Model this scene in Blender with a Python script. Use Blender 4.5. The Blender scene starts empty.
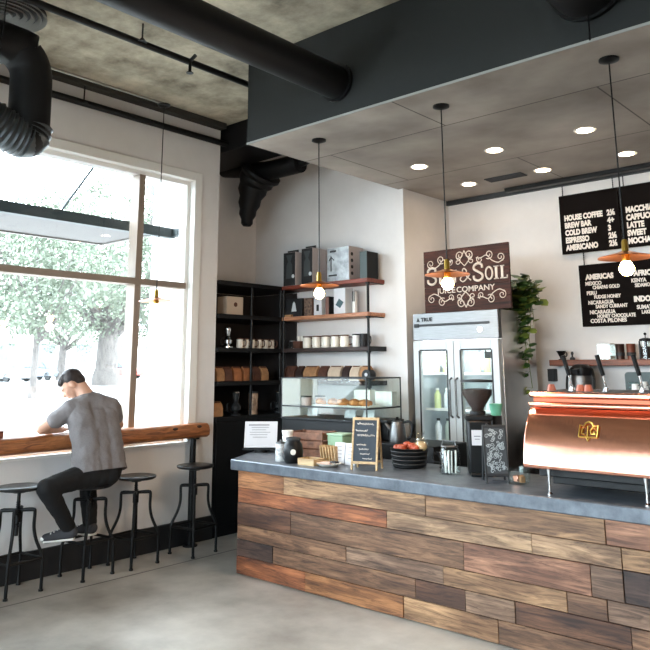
import bpy, bmesh, math, random
from mathutils import Vector as V, Matrix as M, Euler
random.seed(7)
sc = bpy.context.scene
COL = sc.collection
PI = math.pi
ORG = {}                                     # world origin of each object, so geometry can be written in world metres

# ------------------------------------------------------------------ materials
def srgb(c):
    return tuple((x/255/12.92 if x/255 <= .04045 else ((x/255+.055)/1.055)**2.4) for x in c) + (1,)

def mat(name, rgb, rough=.6, metal=0.0, var=0.0, scale=6, bump=0.0, bscale=60, emit=None, estr=0, stretch=(1,1,1), rgb2=None, spec=.5, detail=6):
    m = bpy.data.materials.new(name); m.use_nodes = True
    nt = m.node_tree; b = nt.nodes['Principled BSDF']
    b.inputs['Base Color'].default_value = srgb(rgb)
    b.inputs['Roughness'].default_value = rough
    b.inputs['Metallic'].default_value = metal
    b.inputs['Specular IOR Level'].default_value = spec
    tc = nt.nodes.new('ShaderNodeTexCoord'); mp = nt.nodes.new('ShaderNodeMapping')
    mp.inputs['Scale'].default_value = stretch
    nt.links.new(tc.outputs['Object'], mp.inputs['Vector'])
    if var or rgb2:
        n = nt.nodes.new('ShaderNodeTexNoise'); n.inputs['Scale'].default_value = scale; n.inputs['Detail'].default_value = detail
        n.inputs['Roughness'].default_value = .65
        nt.links.new(mp.outputs[0], n.inputs['Vector'])
        r = nt.nodes.new('ShaderNodeValToRGB')
        c2 = rgb2 or tuple(max(0, int(x*(1-var))) for x in rgb)
        r.color_ramp.elements[0].position = .32; r.color_ramp.elements[1].position = .68
        r.color_ramp.elements[0].color = srgb(c2); r.color_ramp.elements[1].color = srgb(rgb)
        nt.links.new(n.outputs[0], r.inputs[0]); nt.links.new(r.outputs[0], b.inputs['Base Color'])
    if bump:
        n = nt.nodes.new('ShaderNodeTexNoise'); n.inputs['Scale'].default_value = bscale; n.inputs['Detail'].default_value = 4
        nt.links.new(mp.outputs[0], n.inputs['Vector'])
        bp = nt.nodes.new('ShaderNodeBump'); bp.inputs['Strength'].default_value = bump; bp.inputs['Distance'].default_value = .01
        nt.links.new(n.outputs[0], bp.inputs['Height']); nt.links.new(bp.outputs[0], b.inputs['Normal'])
    if emit:
        b.inputs['Emission Color'].default_value = srgb(emit); b.inputs['Emission Strength'].default_value = estr
    return m

def glass(name, tint=(250, 253, 252), refl=.9, ior=1.45):
    m = bpy.data.materials.new(name); m.use_nodes = True; nt = m.node_tree
    nt.nodes.remove(nt.nodes['Principled BSDF']); out = nt.nodes['Material Output']
    t = nt.nodes.new('ShaderNodeBsdfTransparent'); t.inputs[0].default_value = srgb(tint)
    g = nt.nodes.new('ShaderNodeBsdfGlossy'); g.inputs['Roughness'].default_value = .02
    f = nt.nodes.new('ShaderNodeLayerWeight'); f.inputs['Blend'].default_value = .5
    pw = nt.nodes.new('ShaderNodeMath'); pw.operation = 'POWER'; pw.inputs[1].default_value = 4.5; nt.links.new(f.outputs['Facing'], pw.inputs[0])
    k = nt.nodes.new('ShaderNodeMath'); k.operation = 'MULTIPLY_ADD'; k.inputs[1].default_value = refl*.75; k.inputs[2].default_value = ((ior-1)/(ior+1))**2
    x = nt.nodes.new('ShaderNodeMixShader')
    nt.links.new(pw.outputs[0], k.inputs[0]); nt.links.new(k.outputs[0], x.inputs[0])
    nt.links.new(t.outputs[0], x.inputs[1]); nt.links.new(g.outputs[0], x.inputs[2]); nt.links.new(x.outputs[0], out.inputs[0])
    return m

def wood(name, rgb, rgb2, axis=0, rough=.55, scale=5.0, attr=False):
    """wood with stretched grain along an axis; attr=True takes each plank's own tint from the mesh"""
    m = bpy.data.materials.new(name); m.use_nodes = True; nt = m.node_tree; b = nt.nodes['Principled BSDF']
    L = nt.links.new
    tc = nt.nodes.new('ShaderNodeTexCoord'); mp = nt.nodes.new('ShaderNodeMapping')
    s = [9.0, 9.0, 9.0]; s[axis] = .8; mp.inputs['Scale'].default_value = s
    src = tc.outputs['Object']
    if attr:
        at = nt.nodes.new('ShaderNodeAttribute'); at.attribute_name = 'plank'
        ad = nt.nodes.new('ShaderNodeVectorMath'); ad.operation = 'ADD'
        sh = nt.nodes.new('ShaderNodeVectorMath'); sh.operation = 'SCALE'; sh.inputs['Scale'].default_value = 7.3
        L(at.outputs['Color'], sh.inputs[0]); L(tc.outputs['Object'], ad.inputs[0]); L(sh.outputs[0], ad.inputs[1]); src = ad.outputs[0]
    L(src, mp.inputs[0])
    n = nt.nodes.new('ShaderNodeTexNoise'); n.inputs['Scale'].default_value = scale; n.inputs['Detail'].default_value = 8; n.inputs['Distortion'].default_value = 1.4
    n.inputs['Roughness'].default_value = .7
    L(mp.outputs[0], n.inputs['Vector'])
    r = nt.nodes.new('ShaderNodeValToRGB'); r.color_ramp.elements[0].position = .36; r.color_ramp.elements[1].position = .62
    L(n.outputs[0], r.inputs[0])
    if attr:
        r.color_ramp.elements[0].color = (.20, .16, .14, 1); r.color_ramp.elements[1].color = (1.0, 1.0, 1.0, 1)
        mx = nt.nodes.new('ShaderNodeMix'); mx.data_type = 'RGBA'; mx.blend_type = 'MULTIPLY'; mx.inputs[0].default_value = .95
        L(at.outputs['Color'], mx.inputs[6]); L(r.outputs[0], mx.inputs[7])
        # weathered patches
        n2 = nt.nodes.new('ShaderNodeTexNoise'); n2.inputs['Scale'].default_value = 2.2; n2.inputs['Detail'].default_value = 5
        mp2 = nt.nodes.new('ShaderNodeMapping'); mp2.inputs['Scale'].default_value = (.9, 3, 4.5); L(src, mp2.inputs[0]); L(mp2.outputs[0], n2.inputs['Vector'])
        r2 = nt.nodes.new('ShaderNodeValToRGB'); r2.color_ramp.elements[0].position = .40; r2.color_ramp.elements[1].position = .62
        r2.color_ramp.elements[0].color = (.34, .28, .26, 1); r2.color_ramp.elements[1].color = (1, 1, 1, 1)
        L(n2.outputs[0], r2.inputs[0])
        m2 = nt.nodes.new('ShaderNodeMix'); m2.data_type = 'RGBA'; m2.blend_type = 'MULTIPLY'; m2.inputs[0].default_value = .8
        L(mx.outputs[2], m2.inputs[6]); L(r2.outputs[0], m2.inputs[7])
        # knots
        vo = nt.nodes.new('ShaderNodeTexVoronoi'); vo.inputs['Scale'].default_value = 2.1
        mp3 = nt.nodes.new('ShaderNodeMapping'); mp3.inputs['Scale'].default_value = (1.0, 1, 2.0); L(src, mp3.inputs[0]); L(mp3.outputs[0], vo.inputs['Vector'])
        r3 = nt.nodes.new('ShaderNodeValToRGB'); r3.color_ramp.elements[0].position = .035; r3.color_ramp.elements[1].position = .085
        r3.color_ramp.elements[0].color = (.2, .13, .10, 1); r3.color_ramp.elements[1].color = (1, 1, 1, 1)
        L(vo.outputs['Distance'], r3.inputs[0])
        m3 = nt.nodes.new('ShaderNodeMix'); m3.data_type = 'RGBA'; m3.blend_type = 'MULTIPLY'; m3.inputs[0].default_value = .85
        L(m2.outputs[2], m3.inputs[6]); L(r3.outputs[0], m3.inputs[7])
        L(m3.outputs[2], b.inputs['Base Color'])
    else:
        r.color_ramp.elements[0].color = srgb(rgb2); r.color_ramp.elements[1].color = srgb(rgb)
        L(r.outputs[0], b.inputs['Base Color'])
    b.inputs['Roughness'].default_value = rough
    bp = nt.nodes.new('ShaderNodeBump'); bp.inputs['Strength'].default_value = .25; bp.inputs['Distance'].default_value = .006
    L(n.outputs[0], bp.inputs['Height']); L(bp.outputs[0], b.inputs['Normal'])
    return m

def emis(name, rgb, s):
    m = bpy.data.materials.new(name); m.use_nodes = True; nt = m.node_tree
    nt.nodes.remove(nt.nodes['Principled BSDF'])
    e = nt.nodes.new('ShaderNodeEmission'); e.inputs[0].default_value = srgb(rgb); e.inputs[1].default_value = s
    nt.links.new(e.outputs[0], nt.nodes['Material Output'].inputs[0]); return m

BLACK = mat('black_metal', (10, 11, 12), .45, .2, spec=.35)
DARK = mat('black_paint', (8, 9, 11), .55, spec=.3)
CHAR = mat('charcoal_paint', (36, 38, 40), .6)
WALL = mat('painted_plaster', (226, 223, 221), .85, var=.03, scale=3, bump=.04, bscale=90)
BASE = mat('dark_skirting', (26, 28, 31), .55)
WHITE = mat('white_paint', (235, 234, 230), .5)
PAPER = mat('paper', (208, 208, 212), .8)
CREAM = mat('cream_ceramic', (232, 226, 214), .3)
STEEL = mat('brushed_steel', (118, 118, 118), .42, 1.0, var=.12, scale=8, stretch=(1, 1, 30))
CHROME = mat('chrome', (225, 225, 225), .1, 1.0)
COPPER = mat('polished_copper', (222, 158, 134), .17, 1.0, bump=.05, bscale=14, stretch=(6, 6, .5))
BRASS = mat('brass', (200, 165, 80), .3, 1.0)
SHADE = mat('copper_shade', (190, 120, 75), .35, 1.0)
GLASS = glass('clear_glass', refl=.75)
CASEG = glass('case_glass', (247, 251, 249), refl=1.0, ior=1.6)
WINDG = glass('window_glass', (250, 252, 252), .6)
PALEPANEL = mat('near_white_panel', (238, 243, 241), .25)
LEAF = mat('pothos_leaf', (60, 92, 40), .4, rgb2=(30, 56, 26), scale=9)
LEAFY = mat('young_leaf', (128, 140, 62), .4, rgb2=(84, 106, 44), scale=9)
TLEAF = mat('tree_leaf', (106, 112, 96), .7, rgb2=(66, 75, 62), scale=1.2)
BARK = mat('bark', (92, 86, 82), .9, var=.35, scale=8, stretch=(1, 1, .3))
BEAM = wood('bar_timber', (176, 110, 62), (104, 58, 30), 1, .5, 3.2)
SHELFW = wood('walnut_shelf', (140, 78, 48), (78, 38, 26), 0, .5, 4)
PALEW = wood('pale_timber', (206, 178, 136), (160, 128, 90), 0, .6, 4)
SIGNW = wood('dark_barn_wood', (74, 38, 27), (26, 13, 11), 0, .85, 2.6)
PLANKS = wood('reclaimed_planks', (1, 1, 1), (0, 0, 0), 0, .6, 3.4, attr=True)
SLAB = mat('zinc_slab', (112, 118, 126), .38, .3, var=.35, scale=9, bump=.05, bscale=20, rgb2=(74, 80, 88))
SLABTOP = None
SLATE = mat('chalk_slate', (50, 60, 70), .75, var=.12, scale=6)
MENU = mat('menu_black', (20, 16, 15), .85, spec=.08, var=.15, scale=4)
CHALK = mat('white_lettering', (236, 228, 220), .8)
KRAFT = mat('kraft_paper', (186, 138, 96), .8, var=.2, scale=20)
DKRAFT = mat('dark_kraft', (96, 58, 42), .8, var=.3, scale=20)
BEANS = mat('coffee_beans', (48, 28, 22), .45, bump=1, bscale=160)
GREEN = mat('sage_green', (130, 158, 128), .6)
MINT = mat('mint_green', (120, 196, 160), .5)
SKIN = mat('skin', (206, 158, 134), .55, var=.06, scale=14)
HAIR = mat('brown_hair', (40, 25, 21), .6, var=.3, scale=60, stretch=(1, 1, .4), bump=.4, bscale=120)
SHIRT = mat('heather_grey_cotton', (128, 122, 122), .9, var=.13, scale=120, bump=.9, bscale=7)
JEANS = mat('black_denim', (7, 7, 9), .85, bump=.2, bscale=14)
SHOE = mat('sneaker_canvas', (58, 58, 62), .8)
PASTRY = mat('pastry_crust', (206, 136, 72), .6, var=.3, scale=30)
FRUIT = mat('red_fruit', (196, 84, 48), .45, var=.25, scale=20)
BULB = emis('glowing_bulb', (255, 208, 140), 20)
DOWN = emis('downlight_lens', (255, 222, 182), 13)
LED = emis('fridge_led', (236, 246, 255), 3)

def concrete_floor():
    m = bpy.data.materials.new('polished_concrete'); m.use_nodes = True; nt = m.node_tree; L = nt.links.new
    b = nt.nodes['Principled BSDF']; tc = nt.nodes.new('ShaderNodeTexCoord')
    n = nt.nodes.new('ShaderNodeTexNoise'); n.inputs['Scale'].default_value = 1.1; n.inputs['Detail'].default_value = 9; n.inputs['Roughness'].default_value = .62
    L(tc.outputs['Object'], n.inputs['Vector'])
    r = nt.nodes.new('ShaderNodeValToRGB'); r.color_ramp.elements[0].position = .3; r.color_ramp.elements[1].position = .7
    r.color_ramp.elements[0].color = srgb((118, 111, 102)); r.color_ramp.elements[1].color = srgb((196, 190, 181))
    L(n.outputs[0], r.inputs[0])
    # two saw-cut joints running along the window wall and across the room
    sx = nt.nodes.new('ShaderNodeSeparateXYZ'); L(tc.outputs['Object'], sx.inputs[0])
    def line(sock, at, w):
        a = nt.nodes.new('ShaderNodeMath'); a.operation = 'SUBTRACT'; L(sock, a.inputs[0]); a.inputs[1].default_value = at
        c = nt.nodes.new('ShaderNodeMath'); c.operation = 'ABSOLUTE'; L(a.outputs[0], c.inputs[0])
        d = nt.nodes.new('ShaderNodeMath'); d.operation = 'LESS_THAN'; L(c.outputs[0], d.inputs[0]); d.inputs[1].default_value = w
        return d.outputs[0]
    l1 = line(sx.outputs['X'], -3.58, .009); l2 = line(sx.outputs['Y'], -2.2, .006)
    mxm = nt.nodes.new('ShaderNodeMath'); mxm.operation = 'MAXIMUM'; L(l1, mxm.inputs[0]); L(l2, mxm.inputs[1])
    mx = nt.nodes.new('ShaderNodeMix'); mx.data_type = 'RGBA'; L(mxm.outputs[0], mx.inputs[0]); L(r.outputs[0], mx.inputs[6]); mx.inputs[7].default_value = srgb((60, 54, 50))
    L(mx.outputs[2], b.inputs['Base Color'])
    n2 = nt.nodes.new('ShaderNodeTexNoise'); n2.inputs['Scale'].default_value = 3; n2.inputs['Detail'].default_value = 6; L(tc.outputs['Object'], n2.inputs['Vector'])
    mr = nt.nodes.new('ShaderNodeMapRange'); mr.inputs['To Min'].default_value = .22; mr.inputs['To Max'].default_value = .5; L(n2.outputs[0], mr.inputs[0])
    L(mr.outputs[0], b.inputs['Roughness'])
    return m
FLOOR = concrete_floor()
CONC = mat('raw_concrete', (206, 195, 172), .9, rgb2=(104, 95, 80), scale=2.2, bump=.5, bscale=12, detail=10)

def soffit_under():
    m = bpy.data.materials.new('soffit_panels'); m.use_nodes = True; nt = m.node_tree; L = nt.links.new
    b = nt.nodes['Principled BSDF']; tc = nt.nodes.new('ShaderNodeTexCoord')
    n = nt.nodes.new('ShaderNodeTexNoise'); n.inputs['Scale'].default_value = 1.5; n.inputs['Detail'].default_value = 8; L(tc.outputs['Object'], n.inputs['Vector'])
    r = nt.nodes.new('ShaderNodeValToRGB'); r.color_ramp.elements[0].position = .3; r.color_ramp.elements[1].position = .72
    r.color_ramp.elements[0].color = srgb((128, 118, 110)); r.color_ramp.elements[1].color = srgb((184, 174, 164)); L(n.outputs[0], r.inputs[0])
    mp = nt.nodes.new('ShaderNodeMapping'); mp.inputs['Location'].default_value = (.5, .1, 0); L(tc.outputs['Object'], mp.inputs[0])
    br = nt.nodes.new('ShaderNodeTexBrick'); br.offset = .5; br.inputs['Scale'].default_value = 1
    br.inputs['Brick Width'].default_value = 2.4; br.inputs['Row Height'].default_value = 1.2; br.inputs['Mortar Size'].default_value = .006; br.inputs['Mortar Smooth'].default_value = 0
    br.inputs['Color1'].default_value = (1, 1, 1, 1); br.inputs['Color2'].default_value = (.86, .86, .86, 1); br.inputs['Mortar'].default_value = (.22, .2, .19, 1)
    L(mp.outputs[0], br.inputs['Vector'])
    mx = nt.nodes.new('ShaderNodeMix'); mx.data_type = 'RGBA'; mx.blend_type = 'MULTIPLY'; mx.inputs[0].default_value = 1
    L(r.outputs[0], mx.inputs[6]); L(br.outputs[0], mx.inputs[7]); L(mx.outputs[2], b.inputs['Base Color'])
    b.inputs['Roughness'].default_value = .6
    return m
UNDER = soffit_under()
FASCIA = mat('soffit_fascia', (17, 21, 21), .7, var=.1, scale=2)

# ------------------------------------------------------------------ mesh builder
class MB:
    def __init__(s): s.bm = bmesh.new(); s.mi = 0
    def _mark(s, vs):
        for v in vs:
            for f in v.link_faces: f.material_index = s.mi
        return vs
    def box(s, x0, x1, y0, y1, z0, z1, rot=None):
        c = V(((x0+x1)/2, (y0+y1)/2, (z0+z1)/2))
        m = M.Translation(c) @ (rot.to_4x4() if rot is not None else M.Identity(4)) @ M.Diagonal((x1-x0, y1-y0, z1-z0, 1))
        return s._mark(bmesh.ops.create_cube(s.bm, size=1, matrix=m)['verts'])
    def obox(s, c, size, rot):
        return s.box(c[0]-size[0]/2, c[0]+size[0]/2, c[1]-size[1]/2, c[1]+size[1]/2, c[2]-size[2]/2, c[2]+size[2]/2, rot)
    def cyl(s, p0, p1, r0, r1=None, n=16):
        p0 = V(p0); p1 = V(p1); d = p1-p0
        m = M.Translation((p0+p1)/2) @ d.to_track_quat('Z', 'Y').to_matrix().to_4x4()
        return s._mark(bmesh.ops.create_cone(s.bm, cap_ends=True, segments=n, radius1=r0, radius2=r0 if r1 is None else r1, depth=d.length, matrix=m)['verts'])
    def ball(s, c, r, n=16, rot=None):
        r = (r, r, r) if not hasattr(r, '__len__') else r
        m = M.Translation(V(c)) @ (rot.to_4x4() if rot is not None else M.Identity(4)) @ M.Diagonal((*r, 1))
        return s._mark(bmesh.ops.create_uvsphere(s.bm, u_segments=n, v_segments=max(6, n//2+2), radius=1, matrix=m)['verts'])
    def cap(s, p0, r0, p1, r1, n=14):
        s.ball(p0, r0, n); s.ball(p1, r1, n); s.cyl(p0, p1, r0, r1, n)
    def lathe(s, prof, c, n=24, axis='Z', close=False):
        c = V(c); rings = []
        for r, z in prof:
            ring = []
            for k in range(n):
                a = 2*PI*k/n
                p = V((r*math.cos(a), r*math.sin(a), z)) if axis == 'Z' else (V((z, r*math.cos(a), r*math.sin(a))) if axis == 'X' else V((r*math.cos(a), z, r*math.sin(a))))
                ring.append(s.bm.verts.new(c+p))
            rings.append(ring)
        vs = [v for g in rings for v in g]
        for a, b in zip(rings, rings[1:]):
            for k in range(n):
                s.bm.faces.new((a[k], a[(k+1) % n], b[(k+1) % n], b[k]))
        if not close:
            s.bm.faces.new(rings[0][::-1]); s.bm.faces.new(rings[-1])
        return s._mark(vs)
    def tube(s, pts, r, n=8, rad=None, smooth=0):
        pts = [V(p) for p in pts]
        if smooth:
            out = []
            P = [pts[0]] + pts + [pts[-1]]
            for i in range(1, len(P)-2):
                for k in range(smooth):
                    t = k/smooth; a, b, c, d = P[i-1], P[i], P[i+1], P[i+2]
                    out.append(.5*((2*b)+(c-a)*t+(2*a-5*b+4*c-d)*t*t+(3*b-a-3*c+d)*t**3))
            pts = out+[pts[-1]]
        rings = []; t0 = None; ref = None
        for i, p in enumerate(pts):
            t = (pts[min(i+1, len(pts)-1)]-pts[max(i-1, 0)]).normalized()
            if ref is None:
                ref = t.orthogonal().normalized()
            else:
                ref = (ref - t*ref.dot(t)).normalized()
            bi = t.cross(ref)
            rr = rad[i*(len(rad)-1)//max(1, len(pts)-1)] if rad else r
            rings.append([s.bm.verts.new(p + (ref*math.cos(2*PI*k/n)+bi*math.sin(2*PI*k/n))*rr) for k in range(n)])
        for a, b in zip(rings, rings[1:]):
            for k in range(n): s.bm.faces.new((a[k], a[(k+1) % n], b[(k+1) % n], b[k]))
        s.bm.faces.new(rings[0][::-1]); s.bm.faces.new(rings[-1])
        return s._mark([v for g in rings for v in g])
    def prism(s, pts, vec):
        """closed polygon of 3-D points pushed along vec"""
        vec = V(vec); a = [s.bm.verts.new(V(p)) for p in pts]; b = [s.bm.verts.new(V(p)+vec) for p in pts]
        fs = [s.bm.faces.new(a[::-1]), s.bm.faces.new(b)]
        for i in range(len(a)):
            j = (i+1) % len(a); fs.append(s.bm.faces.new((a[i], a[j], b[j], b[i])))
        bmesh.ops.recalc_face_normals(s.bm, faces=fs)
        return s._mark(a+b)
    def leaf(s, p, d, up, L, W):
        p = V(p); d = V(d).normalized(); w = d.cross(V(up))
        if w.length < 1e-4: w = d.orthogonal()
        w.normalize(); n = w.cross(d)
        q = [p, p+d*L*.25+w*W*.5-n*W*.12, p+d*L*.62+w*W*.42-n*W*.16, p+d*L-n*L*.1, p+d*L*.62-w*W*.42-n*W*.16, p+d*L*.25-w*W*.5-n*W*.12, p+d*L*.45]
        v = [s.bm.verts.new(x) for x in q]
        for a in ((0, 1, 6), (1, 2, 6), (2, 3, 6), (3, 4, 6), (4, 5, 6), (5, 0, 6)):
            s.bm.faces.new([v[i] for i in a]).material_index = s.mi
    def text(s, body, o, size, xs=1.0, bold=0.0, rx=None, depth=.0015, align='LEFT', shear=0):
        """lettering lying in a plane; rx maps text x,y,z axes to the world (3x3); default faces -Y"""
        cu = bpy.data.curves.new('t', 'FONT'); cu.body = body; cu.size = size; cu.extrude = depth; cu.offset = bold; cu.align_x = align; cu.shear = shear
        cu.resolution_u = 3
        ob = bpy.data.objects.new('t', cu); COL.objects.link(ob)
        bpy.context.view_layer.update()
        me = bpy.data.meshes.new_from_object(ob.evaluated_get(bpy.context.evaluated_depsgraph_get()))
        R = rx if rx is not None else M(((1, 0, 0), (0, 0, -1), (0, 1, 0)))
        me.transform(M.Translation(V(o)) @ R.to_4x4() @ M.Diagonal((xs, 1, 1, 1)))
        n0 = len(s.bm.faces); s.bm.from_mesh(me); s.bm.faces.ensure_lookup_table()
        for f in s.bm.faces[n0:]: f.material_index = s.mi
        bpy.data.objects.remove(ob); bpy.data.curves.remove(cu); bpy.data.meshes.remove(me)
    def build(s, name, mats, parent=None, bevel=0, smooth=.6, label=None, loc=None):
        me = bpy.data.meshes.new(name); s.bm.to_mesh(me); s.bm.free()
        o = bpy.data.objects.new(name, me); COL.objects.link(o)
        for m in (mats if isinstance(mats, (list, tuple)) else [mats]): me.materials.append(m)
        org = ORG[parent.name] if parent is not None else V(loc if loc is not None else (0, 0, 0))
        me.transform(M.Translation(-org))
        if parent is not None: o.parent = parent
        else: o.location = org
        ORG[o.name] = V(org)
        me.shade_smooth()
        if smooth: me.set_sharp_from_angle(angle=smooth)
        if bevel:
            b = o.modifiers.new('edge', 'BEVEL'); b.width = bevel; b.segments = 2; b.limit_method = 'ANGLE'; b.angle_limit = .7
        if label: o['label'] = label
        return o

def thing(name, label, cat, loc, group=None):
    o = bpy.data.objects.new(name, None); COL.objects.link(o); o.location = loc; o.empty_display_size = .1
    ORG[o.name] = V(loc); o['label'] = label; o['category'] = cat
    if group: o['group'] = group
    return o
def tag(o, label, cat, group=None):
    o['label'] = label; o['category'] = cat
    if group: o['group'] = group
    return o
def struct(o): o['kind'] = 'structure'; return o
def dup(o, loc, rz=0, label=None, parent=None, scale=None):
    c = o.copy(); COL.objects.link(c)
    if parent is None:
        c.location = loc; c.rotation_euler = (0, 0, rz); ORG[c.name] = V(loc)
        if scale: c.scale = scale
        if label: c['label'] = label
    else: c.parent = parent
    for ch in list(o.children): dup(ch, None, parent=c)
    return c
def bx(name, m, x0, x1, y0, y1, z0, z1, parent=None, bevel=0, label=None, loc=None):
    b = MB(); b.box(x0, x1, y0, y1, z0, z1)
    return b.build(name, m, parent, bevel, label=label, loc=loc if loc is not None or parent else ((x0+x1)/2, (y0+y1)/2, z0))
def sbox(name, m, *a): return struct(bx(name, m, *a))
def RZ(a): return M.Rotation(a, 3, 'Z')
def RX(a): return M.Rotation(a, 3, 'X')
def RY(a): return M.Rotation(a, 3, 'Y')

# ------------------------------------------------------------------ camera
yaw, pit, rol = [math.radians(a) for a in (-41.586, 11.283, -.250)]
d = V((math.sin(yaw)*math.cos(pit), math.cos(yaw)*math.cos(pit), math.sin(pit)))
r = V((math.cos(yaw), -math.sin(yaw), 0)); u = r.cross(d)
r, u = r*math.cos(rol)+u*math.sin(rol), u*math.cos(rol)-r*math.sin(rol)
cam = bpy.data.objects.new('camera', bpy.data.cameras.new('camera')); COL.objects.link(cam)
cam.matrix_world = M(((r.x, u.x, -d.x, 0), (r.y, u.y, -d.y, 0), (r.z, u.z, -d.z, 1.65), (0, 0, 0, 1)))
cam.data.sensor_width = 36; cam.data.lens = 725.18/650*36; cam.data.shift_y = -(325-222.09)/650; cam.data.clip_end = 300
sc.camera = cam

# ------------------------------------------------------------------ room shell
XW, ZC = -5.893, 4.25                        # inner face of the window wall, concrete ceiling height
XO = -6.09                                   # its outer face
YE, YA, YB = 4.925, 6.15, 7.04               # end of the window wall, alcove back wall, menu wall
XA, XS = -6.62, -4.35                        # alcove left wall, side wall of the fridge niche
sbox('floor', FLOOR, -6.8, 3.2, -4.2, 7.3, -.2, 0)
sbox('ceiling', CONC, -6.8, 3.2, -4.2, 7.3, ZC, ZC+.25)
w = MB()                                     # window wall: two big openings
def wall_left():
    for y0, y1 in ((-4.2, -3.5), (1.0, 1.5), (4.60, YE)): w.box(XO, XW, y0, y1, 0, ZC)
    for y0, y1 in ((-3.5, 1.0), (1.5, 4.60)):
        w.box(XO, XW, y0, y1, 0, .94); w.box(XO, XW, y0, y1, 3.57, ZC)
    return w.build('wall_left', WALL)
struct(wall_left())
sbox('wall_alcove_end', WALL, XA-.2, XO, 4.75, YE, 0, ZC)
sbox('wall_alcove_left', WALL, XA-.2, XA, YE, YA+.2, 0, ZC)
sbox('wall_alcove_back', WALL, XA, XS, YA, YB+.2, 0, ZC)
sbox('wall_back', WALL, XS, 3.2, YB, YB+.2, 0, ZC)
sbox('wall_right', mat('bounce_brown_plaster', (128, 100, 84), .9, var=.15, scale=2), 3, 3.2, -4.2, YB, 0, ZC)  # unseen wall, its brown chosen to dim and warm the bounce light
f = MB()
for x0, x1 in ((-6.09, -5.4), (-2.6, -2.2), (.6, 3.2)): f.box(x0, x1, -4.2, -4, 0, ZC)
for x0, x1 in ((-5.4, -2.6), (-2.2, .6)):
    f.box(x0, x1, -4.2, -4, 0, .9); f.box(x0, x1, -4.2, -4, 3.4, ZC)
struct(f.build('wall_front', WALL))
sbox('baseboard_left', BASE, XW, XW+.025, -4, YE, 0, .216)
sbox('trim_1', mat('ceiling_band', (52, 50, 44), .8), XW, XW+.10, -4, YE, 4.19, ZC)

DIMWHITE = mat('dim_white_frame', (142, 126, 112), .6)  # white frame seen from its dim room side, that shade put into the colour
def window(n, y0, y1, mull, z0=.94, z1=3.57, tr=2.46):
    t = MB(); q = .055
    # outer casing proud of the wall, then the sash frame, mullion and transom
    for a, b, c, e in ((y0-.08, y0+.012, z0, z1+.08), (y1-.012, y1+.08, z0, z1+.08)): t.box(XW+.001, XW+.022, a, b, c, e)
    t.box(XW+.001, XW+.022, y0+.012, y1-.012, z1-.012, z1+.08)
    t.box(XW-.058, XW+.001, y1-.014, y1-.001, z0+.005, z1-.002); t.box(XW-.058, XW+.001, y0+.001, y0+.014, z0+.005, z1-.002); t.box(XW-.058, XW+.001, y0+.014, y1-.014, z1-.014, z1-.001)
    for a, b in ((y0+.001, y0+q), (y1-q, y1-.001)): t.box(XO+.02, XW-.06, a, b, z0+.001, z1-.001)
    t.box(XO+.02, XW-.06, y0+q, y1-q, z1-q, z1-.001); t.box(XO+.02, XW-.06, y0+q, y1-q, z0+.001, z0+.03)
    o = struct(t.build(f'window_{n}', WHITE, bevel=.004))
    for m_ in mull: bx('mullion', DIMWHITE, XO+.02, XW-.04, m_-.034, m_+.034, z0+.03, z1-q, o)
    bx('transom', DIMWHITE, XO+.03, XW-.03, y0+q, y1-q, tr-.03, tr+.03, o)
    bx('pane', WINDG, XO+.06, XO+.066, y0+q, y1-q, z0+.03, z1-q, o)
    bx('sill', WHITE, XO-.03, XW+.015, y0, y1, z0-.02, z0+.004, o)
    return o
window(1, 1.5, 4.60, (3.985,))
window(2, -3.5, 1.0, (-1.2,))
for n, (x0, x1) in enumerate(((-5.4, -2.6), (-2.2, .6)), 3):
    t = MB()
    for a, b in ((x0, x0+.06), (x1-.06, x1), ((x0+x1)/2-.03, (x0+x1)/2+.03)): t.box(a, b, -4.15, -4.05, .9, 3.4)
    for z in (.9, 3.34): t.box(x0, x1, -4.15, -4.05, z, z+.06)
    o = struct(t.build(f'window_{n}', WHITE))
    bx('pane', WINDG, x0, x1, -4.10, -4.095, .9, 3.4, o)

# dropped soffit over the counter
s_ = MB()
s_.box(-4.41, 3.0, 3.98, YB, 3.504, ZC)
for f_ in s_.bm.faces: f_.material_index = 1 if f_.normal.z < -.5 else 0
struct(s_.build('ceiling_soffit', [FASCIA, UNDER]))
t = MB(); t.box(-4.41, 3.0, 3.972, 3.98, 3.498, 3.515); struct(t.build('trim_2', mat('soffit_edge', (150, 150, 146), .6)))
t = MB(); t.box(XS, 3.0, YB-.045, YB, 3.455, 3.504); struct(t.build('trim_3', CHAR))
pr = tag(bx('curtain_rail', BLACK, -3.55, 2.9, 6.87, 6.95, 3.46, 3.505, bevel=.008), 'black rail under the dropped ceiling above the menu boards', 'rail')

# ------------------------------------------------------------------ ceiling pipes and ducts
def pipe(name, label, pts, r, cat='pipe', m=BLACK, n=20, smooth=0, hang=(), group=None):
    t = thing(name, label, cat, pts[0], group)
    b = MB(); b.tube(pts, r, n, smooth=smooth); b.build('pipe_run', m, t)
    for p in hang:
        h = MB(); h.cyl(p, (p[0], p[1], ZC), .007, n=8); h.cyl((p[0], p[1], p[2]-.004), (p[0], p[1], p[2]+.03), r*1.25+.006, .012, n=12); h.build('hanger', BLACK, t)
    return t
t = thing('round_duct', 'wide black round duct running into the dropped ceiling fascia', 'duct', (-3.36, -3, 3.83))
b = MB(); b.tube([(-3.42, -3.9, 3.84), (-3.395, 3.98, 3.775)], .128, 28); b.build('duct_body', DARK, t)
b = MB(); b.lathe([(.128, 0), (.150, 0), (.150, .02), (.128, .02)], (-3.395, 3.955, 3.775), 28, 'Y'); b.build('collar', BLACK, t)
t = thing('stub_duct', 'black round duct end at the upper right of the fascia', 'duct', (-1.44, 3.0, 3.85))
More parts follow.
